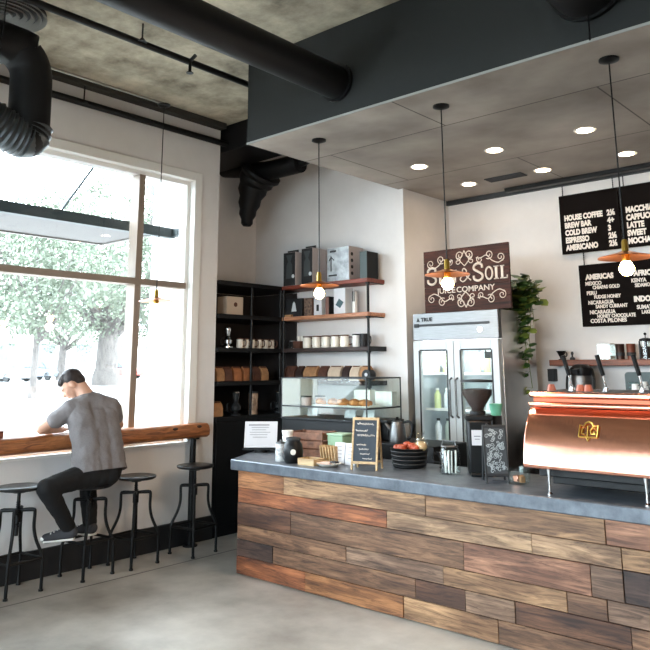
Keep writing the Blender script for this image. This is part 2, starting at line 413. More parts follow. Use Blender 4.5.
b = MB(); b.tube([(-1.44, 2.75, 3.86), (-1.44, 3.98, 3.86)], .215, 28); b.build('duct_body', DARK, t)
b = MB(); b.lathe([(.215, 0), (.235, 0), (.235, .025), (.215, .025)], (-1.44, 3.94, 3.86), 28, 'Y'); b.build('collar', BLACK, t)
b = MB(); b.cyl((-1.44, 3.93, 3.49), (-1.44, 3.93, 3.66), .006, n=8); b.build('drop_rod', BLACK, t)
b = MB(); b.cyl((-1.44, 3.2, 4.06), (-1.44, 3.2, ZC), .008, n=8); b.build('hanger', BLACK, t)
t = pipe('sprinkler_pipe', 'thin black sprinkler pipe under the concrete beside the wide duct', [(-4.46, -3.9, 4.1), (-4.525, 4.9, 4.1)], .027, hang=[(-4.485, 2.95, 4.1), (-4.478, 1.6, 4.1)])
b = MB(); b.cyl((-4.497, 3.42, 4.1), (-4.497, 3.42, 4.0), .013, n=10); b.cyl((-4.497, 3.42, 3.995), (-4.497, 3.42, 4.0), .03, n=12); b.cyl((-4.497, 3.42, 4.1), (-4.43, 3.42, 4.13), .016, n=10); b.build('sprinkler_head', BLACK, t)
pipe('wall_pipe', 'black pipe running high along the window wall', [(XW+.06, -3.9, 4.03), (XW+.06, 5.02, 4.03)], .032, hang=[(XW+.06, 3.25, 4.03), (XW+.06, 2.72, 4.03), (XW+.06, .9, 4.03)])
pipe('conduit', 'slim grey conduit above the window feeding its pendant', [(-5.55, -3.0, 4.14), (-5.55, 3.92, 4.14)], .012, m=mat('galvanised', (150, 148, 140), .4, .8), hang=[(-5.55, 1.4, 4.14)])
# flexible duct at upper left: a spiral-ribbed hose bending up into a plain collar
t = thing('flexible_duct', 'black duct by the window, its ribbed flexible hose bending up into a plain riser', 'duct', (-5.0, 2.36, ZC))
b = MB(); pts = []
ctrl = [V((-5.0, .8, 3.66)), V((-5.0, 1.55, 3.54)), V((-5.0, 2.0, 3.40)), V((-5.0, 2.2, 3.32)), V((-5.0, 2.35, 3.29))]
P = [ctrl[0]]+ctrl+[ctrl[-1]]
for i in range(1, len(P)-2):
    for k in range(14):
        tt = k/14; a_, b_, c_, d_ = P[i-1:i+3]
        pts.append(.5*((2*b_)+(c_-a_)*tt+(2*a_-5*b_+4*c_-d_)*tt*tt+(3*b_-a_-3*c_+d_)*tt**3))
for k in range(9): pts.append(V((-5.0, 2.36+.02*math.sin(k/8*PI/2)+.0, 3.30+k*.012)))
rad = [.142 if k % 3 else .155 for k in range(len(pts))]
b.tube(pts, .15, 24, rad=rad); b.build('ribbed_hose', mat('duct_foil', (66, 70, 72), .42, .5), t)
b = MB(); b.tube([(-5.0, 2.36, 3.30), (-5.0, 2.355, 3.62), (-5.0, 2.34, 3.82), (-5.0, 2.26, 3.93), (-5.0, 2.12, 3.97), (-5.0, .3, 3.97)], .148, 28, smooth=5); b.ball((-5.0, 2.35, 3.30), .147, 24); b.build('duct_riser', DARK, t)
for y in (2.05, 1.1): b = MB(); b.tube([(-5.16, y, ZC), (-5.16, y, 3.97), (-5.13, y, 3.87), (-5.0, y, 3.815), (-4.87, y, 3.87), (-4.84, y, 3.97), (-4.84, y, ZC)], .006, 6); b.build('hanger', BLACK, t)
# round ceiling diffuser
t = thing('ceiling_diffuser', 'round black ceiling diffuser with concentric rings', 'vent', (-5.06, 2.13, ZC))
b = MB(); b.cyl((-5.06, 2.13, ZC-.02), (-5.06, 2.13, ZC), .30, n=36); b.build('backing', DARK, t)
for k, q in enumerate((.05, .10, .15, .20, .25, .29)):
    b = MB(); b.lathe([(q-.012, -.02), (q+.012, -.045), (q+.018, -.04), (q-.004, -.018)], (-5.06, 2.13, ZC), 36, close=True); b.build('ring', mat('grey_ring', (120, 118, 112), .5) if k == 0 else bpy.data.materials['grey_ring'], t)
# black ductwork in the alcove
t = thing('alcove_ductwork', 'black ductwork with a tapering drop in the dark alcove', 'duct', (-6.2, 5.6, 3.9))
b = MB(); b.tube([(-6.6, 5.6, 4.03), (-6.25, 5.6, 3.96), (-5.9, 5.6, 3.87), (-5.33, 5.6, 3.86)], .11, 20, smooth=4); b.build('main_run', DARK, t)
b = MB(); b.tube([(-5.95, 5.6, 3.88), (-6.08, 5.6, 3.72), (-6.17, 5.6, 3.45), (-6.19, 5.6, 3.26)], .1, 18, rad=[.25, .21, .17, .13, .10, .07, .045], smooth=4); b.build('tapered_drop', DARK, t)
b = MB(); b.tube([(-5.36, 5.6, 3.86), (-5.2, 5.6, 3.88), (-5.06, 5.6, 3.98), (-5.05, 5.6, ZC-.03)], .05, 12, smooth=4); b.build('branch_pipe', BLACK, t)
t = tag(bx('alcove_dark_box', DARK, XA+.01, -4.5, 4.96, 5.485, 3.95, ZC-.004, bevel=.01), 'black box added under the ceiling to darken it across the alcove', 'duct')  # added black box, keeps the ceiling over the alcove dark

# downlights, vent
p0 = None
D_LAB = {(-2.13, 5.548): 'recessed downlight in the dropped ceiling, rightmost of the front three', (-2.94, 5.55): 'recessed downlight in the dropped ceiling, middle of the front three',
         (-3.73, 5.55): 'recessed downlight in the dropped ceiling, leftmost of the front three', (-2.12, 6.45): 'recessed downlight in the dropped ceiling nearest the menu boards',
         (-2.92, 6.46): 'recessed downlight in the dropped ceiling, middle of the rear three', (-3.73, 6.457): 'recessed downlight in the dropped ceiling in the corner above the wooden sign'}
for (x, y), lab in D_LAB.items():
    if p0 is None:
        p0 = t = thing('downlight', lab, 'ceiling light', (x, y, 3.504), 'recessed downlights in the dropped ceiling')
        b = MB(); b.lathe([(.062, -.001), (.085, -.006), (.088, -.001)], (x, y, 3.504), 24, close=True); b.build('trim_ring', WHITE, t)
        b = MB(); b.cyl((x, y, 3.499), (x, y, 3.503), .064, n=24); b.build('lens', DOWN, t)
    else: dup(p0, (x, y, 3.504), 0, lab)
t = thing('ceiling_vent', 'black slotted air vent flush in the dropped ceiling', 'vent', (-3.31, 6.45, 3.504))
b = MB(); b.box(-3.50, -3.12, 6.39, 6.51, 3.499, 3.503); b.build('backing', DARK, t)
for y in (6.385, 6.42, 6.45, 6.48, 6.515):
    b = MB(); b.box(-3.51, -3.11, y-.006, y+.006, 3.492, 3.503); b.build('slat', CHAR, t)

# pendants
def pendant(label, x, y, ztop, zs, lit=True):
    t = thing('pendant_lamp', label, 'pendant lamp', (x, y, ztop), 'copper disc pendant lamps')
    b = MB(); b.lathe([(.001, 0), (.06, 0), (.06, -.012), (.035, -.022), (.012, -.028), (.001, -.028)], (x, y, ztop), 24); b.build('ceiling_rose', BLACK, t)
    b = MB(); b.cyl((x, y, ztop-.02), (x, y, zs+.09), .0045, n=8); b.build('cord', BLACK, t)
    b = MB(); b.lathe([(.001, .10), (.012, .10), (.018, .085), (.020, .03), (.024, .02), (.024, -.03), (.001, -.03)], (x, y, zs), 16); b.build('socket', BRASS, t)
    b = MB(); b.lathe([(.024, .03), (.06, .018), (.155, -.006), (.157, -.010), (.06, .012), (.022, .022)], (x, y, zs), 36, close=True); b.build('shade', SHADE, t)
    b = MB(); b.lathe([(.001, -.115), (.022, -.11), (.040, -.088), (.043, -.068), (.034, -.045), (.02, -.028), (.001, -.026)], (x, y, zs), 20); b.build('bulb', BULB if lit else GLASS, t)
    if lit:
        l = bpy.data.lights.new('pendant_glow', 'POINT'); l.energy = 5.5; l.color = (1, .82, .66); l.shadow_soft_size = .05
        o = bpy.data.objects.new('pendant_glow', l); COL.objects.link(o); o.location = (x, y, zs-.17)
    return t
pendant('glowing copper pendant hanging before the shelf unit, leftmost of the three', -3.88, 4.30, 3.504, 2.295)
pendant('glowing copper pendant hanging in front of the wooden juice sign', -2.685, 4.30, 3.504, 2.28)
pendant('glowing copper pendant hanging in front of the menu boards', -1.47, 4.30, 3.504, 2.275)
pendant('unlit copper pendant hanging in front of the window', -5.55, 3.93, 4.13, 2.25, lit=False)

# ------------------------------------------------------------------ window bar and stools
KNOT = mat('dark_knot', (58, 32, 20), .7)
t = thing('window_bar', 'thick live-edge timber bar along the window on a black post', 'counter', (-5.80, 3.0, 0))
b = MB(); n = 46; rings = []
for i in range(n+1):                          # live edge: each section wanders a little
    y = .6+(4.74-.6)*i/n; q = .008*math.sin(i*.9)+.006*math.sin(i*2.3+1)
    sec = [(-5.885, .985), (-5.745+q, .985), (-5.712+q, 1.005+q*.4), (-5.705+q, 1.05), (-5.72+q, 1.092), (-5.745+q, 1.115), (-5.885, 1.115)]
    rings.append([b.bm.verts.new((x, y, z)) for x, z in sec])
for a, c in zip(rings, rings[1:]):
    for k in range(7): b.bm.faces.new((a[k], a[(k+1) % 7], c[(k+1) % 7], c[k]))
b.bm.faces.new(rings[0]); b.bm.faces.new(rings[-1][::-1]); bmesh.ops.recalc_face_normals(b.bm, faces=b.bm.faces[:])
b.build('timber_slab', BEAM, t, bevel=.012)
b = MB()
for y, z in ((4.32, 1.085), (4.60, 1.09), (2.2, 1.06), (1.5, 1.09)):
    b = MB(); b.ball((-5.712, y, z), (.012, .03, .014), 12); b.build('knot', KNOT, t)
for y in (4.60, .9):
    b = MB(); b.cyl((-5.80, y, 0), (-5.80, y, .985), .030, n=16); b.cyl((-5.80, y, 0), (-5.80, y, .012), .07, n=20); b.cyl((-5.80, y, .97), (-5.80, y, .985), .06, n=20); b.build('post', BLACK, t)

def make_stool(cx, cy, sz, label, ring=.235):
    t = thing('bar_stool', label, 'stool', (cx, cy, 0), 'black industrial stools along the window bar')
    b = MB(); b.lathe([(.001, sz-.028), (.155, sz-.028), (.168, sz-.020), (.170, sz-.006), (.160, sz), (.05, sz-.004), (.001, sz-.004)], (cx, cy, 0), 32); b.build('seat', SEAT, t)
    b = MB(); b.cyl((cx, cy, .40), (cx, cy, sz-.028), .013, n=12); b.cyl((cx, cy, sz-.05), (cx, cy, sz-.028), .045, n=16)
    for k in range(12): b.lathe([(.013, 0), (.017, .006), (.013, .012)], (cx, cy, .46+k*.016), 12, close=True)
    b.build('screw_stem', BLACK, t)
    b = MB(); b.cyl((cx, cy, .50), (cx, cy, .575), .026, n=16); b.cyl((cx, cy, .54), (cx+.075, cy-.04, .555), .007, n=8); b.cyl((cx+.075, cy-.04, .55), (cx+.075, cy-.04, .575), .010, n=8); b.build('hub', BLACK, t)
    for k in range(4):
        a = STOOL_A+k*PI/2; c, s = math.cos(a), math.sin(a)
        def q(r, z): return (cx+c*r, cy+s*r, z)
        b = MB(); b.tube([q(.02, .585), q(.09, .59), q(.118, .585), q(.125, .565), q(.125, .46), q(.145, .37), q(.195, .26), q(.205, .20), q(.205, .01)], .0125, 10, smooth=4)
        b.cyl(q(.205, 0), q(.205, .014), .018, n=12); b.build('leg', BLACK, t)
    b = MB()
    for k in range(4):
        a = STOOL_A+k*PI/2; a2 = a+PI/2
        b.tube([(cx+.2*math.cos(a), cy+.2*math.sin(a), ring), (cx+.2*math.cos(a2), cy+.2*math.sin(a2), ring)], .011, 8)
    b.build('footrest', BLACK, t)
    b = MB()
    for k in range(2):
        a = STOOL_A+k*PI/2
        b.tube([(cx+.125*math.cos(a), cy+.125*math.sin(a), .585), (cx-.125*math.cos(a), cy-.125*math.sin(a), .585)], .014, 8)
    b.build('cross_bar', BLACK, t)
    return t
SEAT = mat('worn_black_seat', (26, 26, 28), .32, .4)
STOOL_A = math.radians(52)
make_stool(-5.58, 4.46, .765, 'empty black stool beside the bar post, farthest from the camera')
make_stool(-5.66, 3.88, .725, 'empty black stool just right of the seated person')
make_stool(-5.66, 3.44, .705, 'black stool the person in the grey T-shirt sits on', .275)
make_stool(-5.66, 2.825, .762, 'black stool left of the seated person, nearest the camera')

# ------------------------------------------------------------------ the seated person
def blob(name, m, parent, build, voxel, smooth=6, label=None, folds=0):
    """closed volumes fused into one continuous skin"""
    b = MB(); build(b)
    o = b.build(name, m, parent, smooth=0, label=label)
    md = o.modifiers.new('fuse', 'REMESH'); md.mode = 'VOXEL'; md.voxel_size = voxel; md.use_smooth_shade = True
    sm = o.modifiers.new('relax', 'SMOOTH'); sm.factor = .5; sm.iterations = smooth
    if folds:
        tx = bpy.data.textures.new('folds', 'CLOUDS'); tx.noise_scale = .085; tx.noise_depth = 2
        dm = o.modifiers.new('folds', 'DISPLACE'); dm.texture = tx; dm.strength = folds; dm.mid_level = .22; dm.texture_coords = 'LOCAL'
    bpy.context.view_layer.update()
    me = bpy.data.meshes.new_from_object(o.evaluated_get(bpy.context.evaluated_depsgraph_get()))
    o.modifiers.clear(); old = o.data; o.data = me; me.name = name; bpy.data.meshes.remove(old)
    if not me.materials: me.materials.append(m)
    me.shade_smooth()
    return o
pr = thing('person', 'person in grey T-shirt and black jeans hunched over the window bar', 'person', (-5.66, 3.44, 0))
HD = V((-5.725, 3.245, 1.515))                 # head centre; the face looks down along the bar to the left
Rh = M.Rotation(math.radians(-125), 3, 'Z') @ M.Rotation(math.radians(46), 3, 'Y')    # local +X = face direction
def hp(x, y, z): return HD + Rh @ V((x, y, z))
hipL, hipR = V((-5.57, 3.36, .80)), V((-5.55, 3.53, .80))
kneeL, kneeR = V((-5.50, 2.955, .745)), V((-5.77, 3.47, .715))
ankL, ankR = V((-5.59, 3.215, .425)), V((-5.665, 3.45, .415))
shL, shR = V((-5.63, 3.20, 1.315)), V((-5.57, 3.53, 1.325))
elL, elR = V((-5.755, 3.015, 1.165)), V((-5.75, 3.735, 1.16))
wrL, wrR = V((-5.815, 3.22, 1.145)), V((-5.83, 3.475, 1.145))
def arm(b, sh, el, wr, side, f=1.0):
    b.cap(sh, .055, el, .041); b.cap(el, .041, wr, .027)
def hand(b, wr, dr, up, thumb):
    dr = V(dr).normalized(); up = V(up); sd = dr.cross(up).normalized()
    pc = wr+dr*.05
    b.cap(wr, .025, wr+dr*.02, .026)
    for k in range(4):                         # palm and four fingers of unequal length, each bent at two knuckles
        o = sd*(-.030+.020*k)
        b.cap(wr+dr*.01+o*.5, .015, wr+dr*.082+o, .0115)
        L = (.060, .074, .080, .070)[k]
        p0 = wr+dr*.082+o; p1 = p0+dr*L*.45-up*.006; p2 = p1+dr*L*.3-up*.014; p3 = p2+dr*L*.22-up*.018
        b.cap(p0, .0098, p1, .0090, 10); b.cap(p1, .0090, p2, .0082, 10); b.cap(p2, .0082, p3, .0074, 10)
    q0 = wr+dr*.02+sd*thumb*.028; q1 = q0+dr*.035+sd*thumb*.028-up*.006; q2 = q1+dr*.028+sd*thumb*.006-up*.006
    b.cap(q0, .013, q1, .0105, 10); b.cap(q1, .0105, q2, .0088, 10)
def body(b):
    # head: cranium, face, jaw, nose, brow, lips, ears
    b.ball(hp(-.018, 0, .025), (.094, .076, .088), 24, Rh); b.ball(hp(.030, 0, -.022), (.066, .060, .085), 20, Rh)
    b.ball(hp(.045, 0, -.078), (.038, .042, .030), 16, Rh)
    b.cap(hp(.090, 0, .004), .008, hp(.112, 0, -.030), .013); b.ball(hp(.108, 0, -.034), (.012, .017, .009), 10, Rh)
    for s in (-1, 1):
        b.ball(hp(.083, s*.030, .018), (.014, .026, .009), 10, Rh)                 # brow
        b.ball(hp(.078, s*.031, .000), (.013, .015, .010), 10, Rh)                 # eye
        b.ball(hp(.070, s*.040, -.030), (.020, .018, .022), 10, Rh)                # cheek
        b.ball(hp(-.010, s*.078, -.008), (.020, .010, .032), 12, Rh)               # ear
    b.ball(hp(.092, 0, -.058), (.010, .022, .006), 10, Rh); b.ball(hp(.090, 0, -.069), (.010, .019, .006), 10, Rh)
    # neck and trunk
    b.cap(hp(-.04, 0, -.03), .058, V((-5.615, 3.345, 1.395)), .062)
    for a, q in ((-.075, -1), (.075, 1)):
        b.cap(V((-5.575, 3.44+a, .84)), .105, V((-5.575, 3.425+a, 1.06)), .095); b.cap(V((-5.575, 3.425+a, 1.06)), .095, V((-5.59, 3.375+a, 1.26)), .095)
    b.cap(V((-5.615, 3.345, 1.38)), .065, shL, .062); b.cap(V((-5.61, 3.35, 1.38)), .065, shR, .062)
    arm(b, shL, elL, wrL, 1); arm(b, shR, elR, wrR, -1)
    hand(b, wrL, (-.12, 1, 0), (0, 0, 1), -1); hand(b, wrR, (-.05, -1, 0), (0, 0, 1), 1)
    for h, k, a in ((hipL, kneeL, ankL), (hipR, kneeR, ankR)):
        b.cap(h, .082, k, .055); b.cap(k, .055, k.lerp(a, .35), .054); b.cap(k.lerp(a, .35), .054, a, .036)
        b.cap(a, .036, a+V((0, 0, -.06)), .038)
    b.cap(ankL+V((0, 0, -.055)), .036, ankL+V((-.08, -.10, -.08)), .028); b.cap(ankR+V((0, 0, -.05)), .036, ankR+V((-.13, -.02, -.08)), .028)
bodyo = blob('body', SKIN, pr, body, .0075, 4)
def shirt(b):
    for a in (-.095, 0, .095):
        b.cap(V((-5.57, 3.45+a*1.1, .80)), .134, V((-5.575, 3.43+a, 1.03)), .113); b.cap(V((-5.575, 3.43+a, 1.03)), .113, V((-5.59, 3.375+a*1.1, 1.25)), .112)
        b.cap(V((-5.59, 3.375+a*1.1, 1.25)), .112, V((-5.605, 3.355+a*.9, 1.315)), .09)
    b.cap(V((-5.61, 3.35, 1.372)), .078, shL, .075); b.cap(V((-5.61, 3.35, 1.372)), .078, shR, .075)
    b.cap(shL, .074, shL.lerp(elL, .55), .062); b.cap(shR, .074, shR.lerp(elR, .55), .062)
    for i in range(7):                          # folds above the hem
        y = 3.30+i*.045; b.cap(V((-5.470, y, .83+.02*(i % 2))), .012, V((-5.475, y+.05-.01*i, .97+.03*(i % 3))), .005, 8)
sh = blob('t_shirt', SHIRT, pr, shirt, .009, 6, folds=.026)
# cut the hem flat and open the neck
bm = bmesh.new(); bm.from_mesh(sh.data); o_ = ORG['person']
bmesh.ops.bisect_plane(bm, geom=bm.verts[:]+bm.edges[:]+bm.faces[:], plane_co=V((-5.57, 3.44, .80))-o_, plane_no=V((-.30, 0, 1)), clear_inner=True)
bm.to_mesh(sh.data); bm.free()
def jeans(b):
    for h, k, a in ((hipL, kneeL, ankL), (hipR, kneeR, ankR)):
        b.cap(h, .098, k, .069); b.cap(k, .069, k.lerp(a, .4), .066); b.cap(k.lerp(a, .4), .066, a+V((0, 0, -.015)), .053)
    for a in (-.085, 0, .085): b.cap(V((-5.575, 3.445+a, .79)), .112, V((-5.575, 3.445+a, .90)), .117)
blob('jeans', JEANS, pr, jeans, .010, 5, folds=.014)
def hair(b):
    b.ball(hp(-.030, 0, .036), (.092, .081, .088), 24, Rh); b.ball(hp(.028, 0, .068), (.060, .066, .040), 18, Rh)
    b.ball(hp(-.062, 0, -.012), (.055, .068, .062), 18, Rh)
    for k in range(7): b.cap(hp(.0, -.045+.015*k, .104), .012, hp(.066, -.040+.0133*k, .086), .008, 8)
blob('hair', HAIR, pr, hair, .0075, 2)
for a, dr in ((ankL, V((-.62, -.78, -.05))), (ankR, V((-.95, -.12, -.05)))):
    dr.normalize()
    def shoe(b, a=a, dr=dr):
        h = a+V((0, 0, -.055)); b.cap(a+V((0, 0, -.01)), .050, h, .050); b.cap(h-dr*.03, .046, h+dr*.09+V((0, 0, -.018)), .042); b.cap(h+dr*.09+V((0, 0, -.018)), .042, h+dr*.165+V((0, 0, -.03)), .038)
    s_ = blob('shoe', SHOE, pr, shoe, .0075, 3)
    b = MB(); h = a+V((0, 0, -.104)); R = dr.to_track_quat('X', 'Z').to_matrix()
    b.obox(h+dr*.065, (.235, .080, .017), R); b.build('sole', WHITE, s_, bevel=.011)
    b = MB(); b.ball(a+dr*.170+V((0, 0, -.084)), (.040, .036, .024), 14, R); b.build('toe_cap', WHITE, s_)
    b = MB()
    for k in range(4):
        c = a+dr*(.055+.024*k)+V((0, 0, -.012-.012*k)); sd = dr.cross(V((0, 0, 1))).normalized(); b.tube([c-sd*.028, c+V((0, 0, .006)), c+sd*.028], .005, 6)
    b.build('laces', WHITE, s_)
# things on the bar
t = thing('takeaway_cup', 'small dark cup on the bar between the person\'s arms', 'cup', (-5.80, 3.17, 1.115))
b = MB(); b.lathe([(.001, 0), (.024, 0), (.032, .075), (.001, .075)], (-5.86, 3.14, 1.115), 20); b.build('cup_wall', CHAR, t)
b = MB(); b.lathe([(.001, .075), (.034, .075), (.034, .083), (.001, .086)], (-5.86, 3.14, 1.115), 20); b.build('lid', BLACK, t)
t = thing('sugar_box', 'small brown box at the left end of the bar', 'box', (-5.80, 2.68, 1.115))
b = MB(); b.box(-5.85, -5.77, 2.60, 2.72, 1.115, 1.165); b.build('carton', mat('russet_card', (120, 66, 48), .7), t, bevel=.004)
b = MB(); b.box(-5.852, -5.768, 2.598, 2.722, 1.155, 1.170); b.build('lid', mat('russet_lid', (92, 46, 36), .7), t, bevel=.003)

# ------------------------------------------------------------------ service counter
TOP = .89
ct = thing('service_counter', 'long counter clad in reclaimed planks under a thick grey slab', 'counter', (-2.5, 4.6, 0))
b = MB()
b.prism([(-4.838, 4.24, .806), (1.6, 4.24, .806), (1.6, 5.08, .806), (-5.31, 5.08, .806)], (0, 0, TOP-.806))
b.build('counter_slab', SLAB, ct, bevel=.008)
b = MB(); b.prism([(-4.745, 4.30, .03), (1.5, 4.30, .03), (1.5, 5.0, .03), (-5.13, 5.0, .03)], (0, 0, .776)); b.build('carcass', DARK, ct)
b = MB(); b.prism([(-4.70, 4.33, 0), (1.5, 4.33, 0), (1.5, 4.95, 0), (-5.05, 4.95, 0)], (0, 0, .03)); b.build('plinth', BLACK, ct)
rows = [(.806, .668), (.668, .552), (.552, .383), (.383, .268), (.268, .142), (.142, .004)]
OR, TAN, GB, DB, RO, LT, GR, PK, DK = (192, 130, 82), (190, 148, 108), (144, 106, 78), (116, 78, 55), (180, 110, 68), (204, 166, 128), (154, 122, 98), (186, 134, 104), (92, 68, 58)
runs = [[(-4.235, OR), (-2.9, TAN), (-1.7, TAN), (1.5, PK)],
        [(-3.23, RO), (-2.15, LT), (-1.62, LT), (1.5, TAN)],
        [(-4.155, DB), (-2.62, GB), (-1.80, PK), (-1.62, GR), (1.5, DK)],
        [(-3.60, GB), (-2.78, GR), (-1.95, TAN), (-1.72, GB), (1.5, GR)],
        [(-4.35, DK), (-3.0, GB), (-2.62, DB), (-2.28, GR), (-1.6, DB), (1.5, GB)],
        [(-4.0, RO), (-3.1, OR), (-2.4, TAN), (-1.58, GB), (1.5, OR)]]
bm = bmesh.new(); cl = bm.loops.layers.color.new('plank')
for (z1, z0), run in zip(rows, runs):
    x0 = -4.77
    for x1, c in run:
        dy = random.uniform(0, .008)
        k = random.uniform(.93, 1.05); c = tuple(min(1, v/255*k) for v in c)+(1,)
        vs = bmesh.ops.create_cube(bm, size=1, matrix=M.Translation(((x0+x1)/2, 4.285-dy/2, (z0+z1)/2)) @ M.Diagonal((x1-x0-.003, .03+dy, z1-z0-.004, 1)))['verts']
        for f in {f for v in vs for f in v.link_faces}:
            for l in f.loops: l[cl] = c
        x0 = x1
me = bpy.data.meshes.new('plank_cladding'); bm.to_mesh(me); bm.free(); me.materials.append(PLANKS); me.transform(M.Translation(-ORG[ct.name]))
o = bpy.data.objects.new('plank_cladding', me); COL.objects.link(o); o.parent = ct; ORG[o.name] = ORG[ct.name]
bv = o.modifiers.new('edge', 'BEVEL'); bv.width = .002; bv.segments = 1

# ------------------------------------------------------------------ things on the counter
Z = TOP
# printed sheets leaning on a small black stand, far left end
t = thing('menu_stand', 'white printed notice on a black stand at the left counter end', 'sign', (-5.02, 4.74, Z))
R = RZ(math.radians(40)) @ RX(math.radians(-18))
b = MB(); b.obox((-5.02, 4.76, Z+.155), (.30, .004, .235), R); b.build('paper', PAPER, t)
b = MB(); b.obox((-5.02, 4.77, Z+.14), (.27, .008, .20), R); b.obox((-5.015, 4.745, Z+.03), (.31, .07, .014), RZ(math.radians(40))); b.obox((-5.05, 4.83, Z+.07), (.10, .010, .15), RZ(math.radians(40)) @ RX(math.radians(24)))
b.cyl((-5.02, 4.76, Z), (-5.02, 4.76, Z+.03), .06, n=16); b.build('stand', BLACK, t, bevel=.002)
b = MB(); b.mi = 0
RR = R @ M(((1, 0, 0), (0, 0, -1), (0, 1, 0)))
def onp(x, y): return V((-5.02, 4.76, Z+.155)) + R @ V((x, -.0028, y))
PRG = mat('print_grey', (112, 112, 118), .8); b.bm.free()
for i in range(6):
    y = .085-.022*i; b = MB(); b.obox(onp(-.02+.012*(i % 2), y), (.19-.03*(i % 3), .0006, .004 if i else .009), R); b.build('print_line', PRG, t)
# stacked cups and canister
t = thing('paper_cup_stack', 'tall stack of white paper cups beside the printed notice', 'cups', (-4.56, 4.64, Z))
b = MB(); b.lathe([(.001, 0), (.030, 0), (.041, .10), (.042, .105), (.036, .106), (.045, .165), (.046, .172), (.040, .173), (.049, .215), (.050, .222), (.001, .205)], (-4.56, 4.64, Z), 24); b.build('cup_walls', WHITE, t)
t = thing('sugar_canister', 'short white patterned canister in front of the stacked cups', 'canister', (-4.42, 4.42, Z))
b = MB(); b.lathe([(.001, 0), (.043, 0), (.045, .01), (.045, .125), (.040, .14), (.001, .14)], (-4.42, 4.42, Z), 24); b.build('canister_wall', mat('speckled_white', (225, 225, 222), .4, rgb2=(120, 120, 124), scale=28), t)
b = MB(); b.lathe([(.001, .14), (.041, .14), (.041, .152), (.01, .158), (.008, .17), (.001, .172)], (-4.42, 4.42, Z), 24); b.build('lid', STEEL, t)
# black kettle-like round jar with a round logo
t = thing('black_jar', 'round black jar with a small white badge on the counter', 'jar', (-4.27, 4.41, Z))
b = MB(); b.lathe([(.001, 0), (.060, 0), (.078, .03), (.082, .09), (.074, .145), (.058, .165), (.055, .18), (.001, .18)], (-4.27, 4.41, Z), 28); b.build('jar_body', BLACK, t)
b = MB(); b.lathe([(.001, .18), (.062, .18), (.060, .195), (.02, .203), (.001, .203)], (-4.27, 4.41, Z), 28); b.build('lid', CHAR, t)
b = MB(); dd = V((-4.27, 4.41, 0)).normalized()*-1; p = V((-4.27, 4.41, Z+.09))+dd*.081; b.cyl(p-dd*.003, p+dd*.002, .022, n=20); b.build('badge', CREAM, t)
# wooden crate and green tin behind
t = thing('wooden_crate', 'open brown wooden crate behind the round black jar', 'crate', (-4.47, 4.86, Z))
b = MB(); R = RZ(math.radians(8)); c = V((-4.47, 4.86, Z))
for k in range(3):
    z = Z+.035+.07*k
    for s in (-1, 1):
        b.obox(c+R @ V((0, s*.11, z-Z)), (.36, .012, .058), R); b.obox(c+R @ V((s*.175, 0, z-Z)), (.012, .22, .058), R)
b.obox(c+V((0, 0, .008)), (.35, .22, .012), R)
for sx in (-1, 1):
    for sy in (-1, 1): b.obox(c+R @ V((sx*.163, sy*.098, .105)), (.018, .018, .21), R)
b.build('slatted_box', mat('crate_wood', (150, 104, 80), .7, var=.4, scale=14), t)
t = thing('green_tin', 'sage green square tin standing beside the wooden crate', 'tin', (-4.16, 4.88, Z))
b = MB(); b.box(-4.245, -4.075, 4.80, 4.96, Z, Z+.19); b.build('tin_body', GREEN, t, bevel=.008)
b = MB(); b.box(-4.25, -4.07, 4.795, 4.965, Z+.19, Z+.205); b.build('lid', mat('pale_sage', (150, 176, 150), .5), t, bevel=.004)
t = thing('black_teapot', 'small black press pot beyond the green tin', 'pot', (-4.02, 4.97, Z))
b = MB(); b.lathe([(.001, 0), (.05, 0), (.052, .005), (.052, .16), (.055, .168), (.001, .175)], (-4.02, 4.97, Z), 24)
b.cyl((-4.02, 4.97, Z+.17), (-4.02, 4.97, Z+.21), .004, n=8); b.ball((-4.02, 4.97, Z+.215), .012, 12); b.build('pot_body', BLACK, t)
b = MB(); b.tube([(-3.97, 4.99, Z+.15), (-3.925, 5.0, Z+.15), (-3.92, 5.0, Z+.06), (-3.97, 4.99, Z+.03)], .007, 8, smooth=3); b.build('handle', BLACK, t)
# shallow tray with a stick rack
t = thing('wooden_tray', 'shallow pale wooden tray at the counter edge', 'tray', (-4.08, 4.42, Z))
b = MB(); c = V((-4.08, 4.42, Z)); R = RZ(0)
b.box(-4.165, -3.995, 4.355, 4.485, Z, Z+.008)
for y in (4.358, 4.482): b.box(-4.165, -3.995, y-.004, y+.004, Z, Z+.05)
for x in (-4.162, -3.998): b.box(x-.004, x+.004, 4.355, 4.485, Z, Z+.05)
b.build('tray_body', PALEW, t)
t = thing('bag_rack', 'pale wooden rack of upright slats behind the tray', 'rack', (-4.03, 4.59, Z))
b = MB(); b.box(-4.12, -3.94, 4.55, 4.63, Z, Z+.02); b.build('rack_base', PALEW, t, bevel=.003)
for k in range(6):
    b = MB(); x = -4.105+.03*k; b.obox((x, 4.59, Z+.075), (.009, .07, .12), RY(math.radians(-10))); b.build('slat', PALEW, t, bevel=.003)
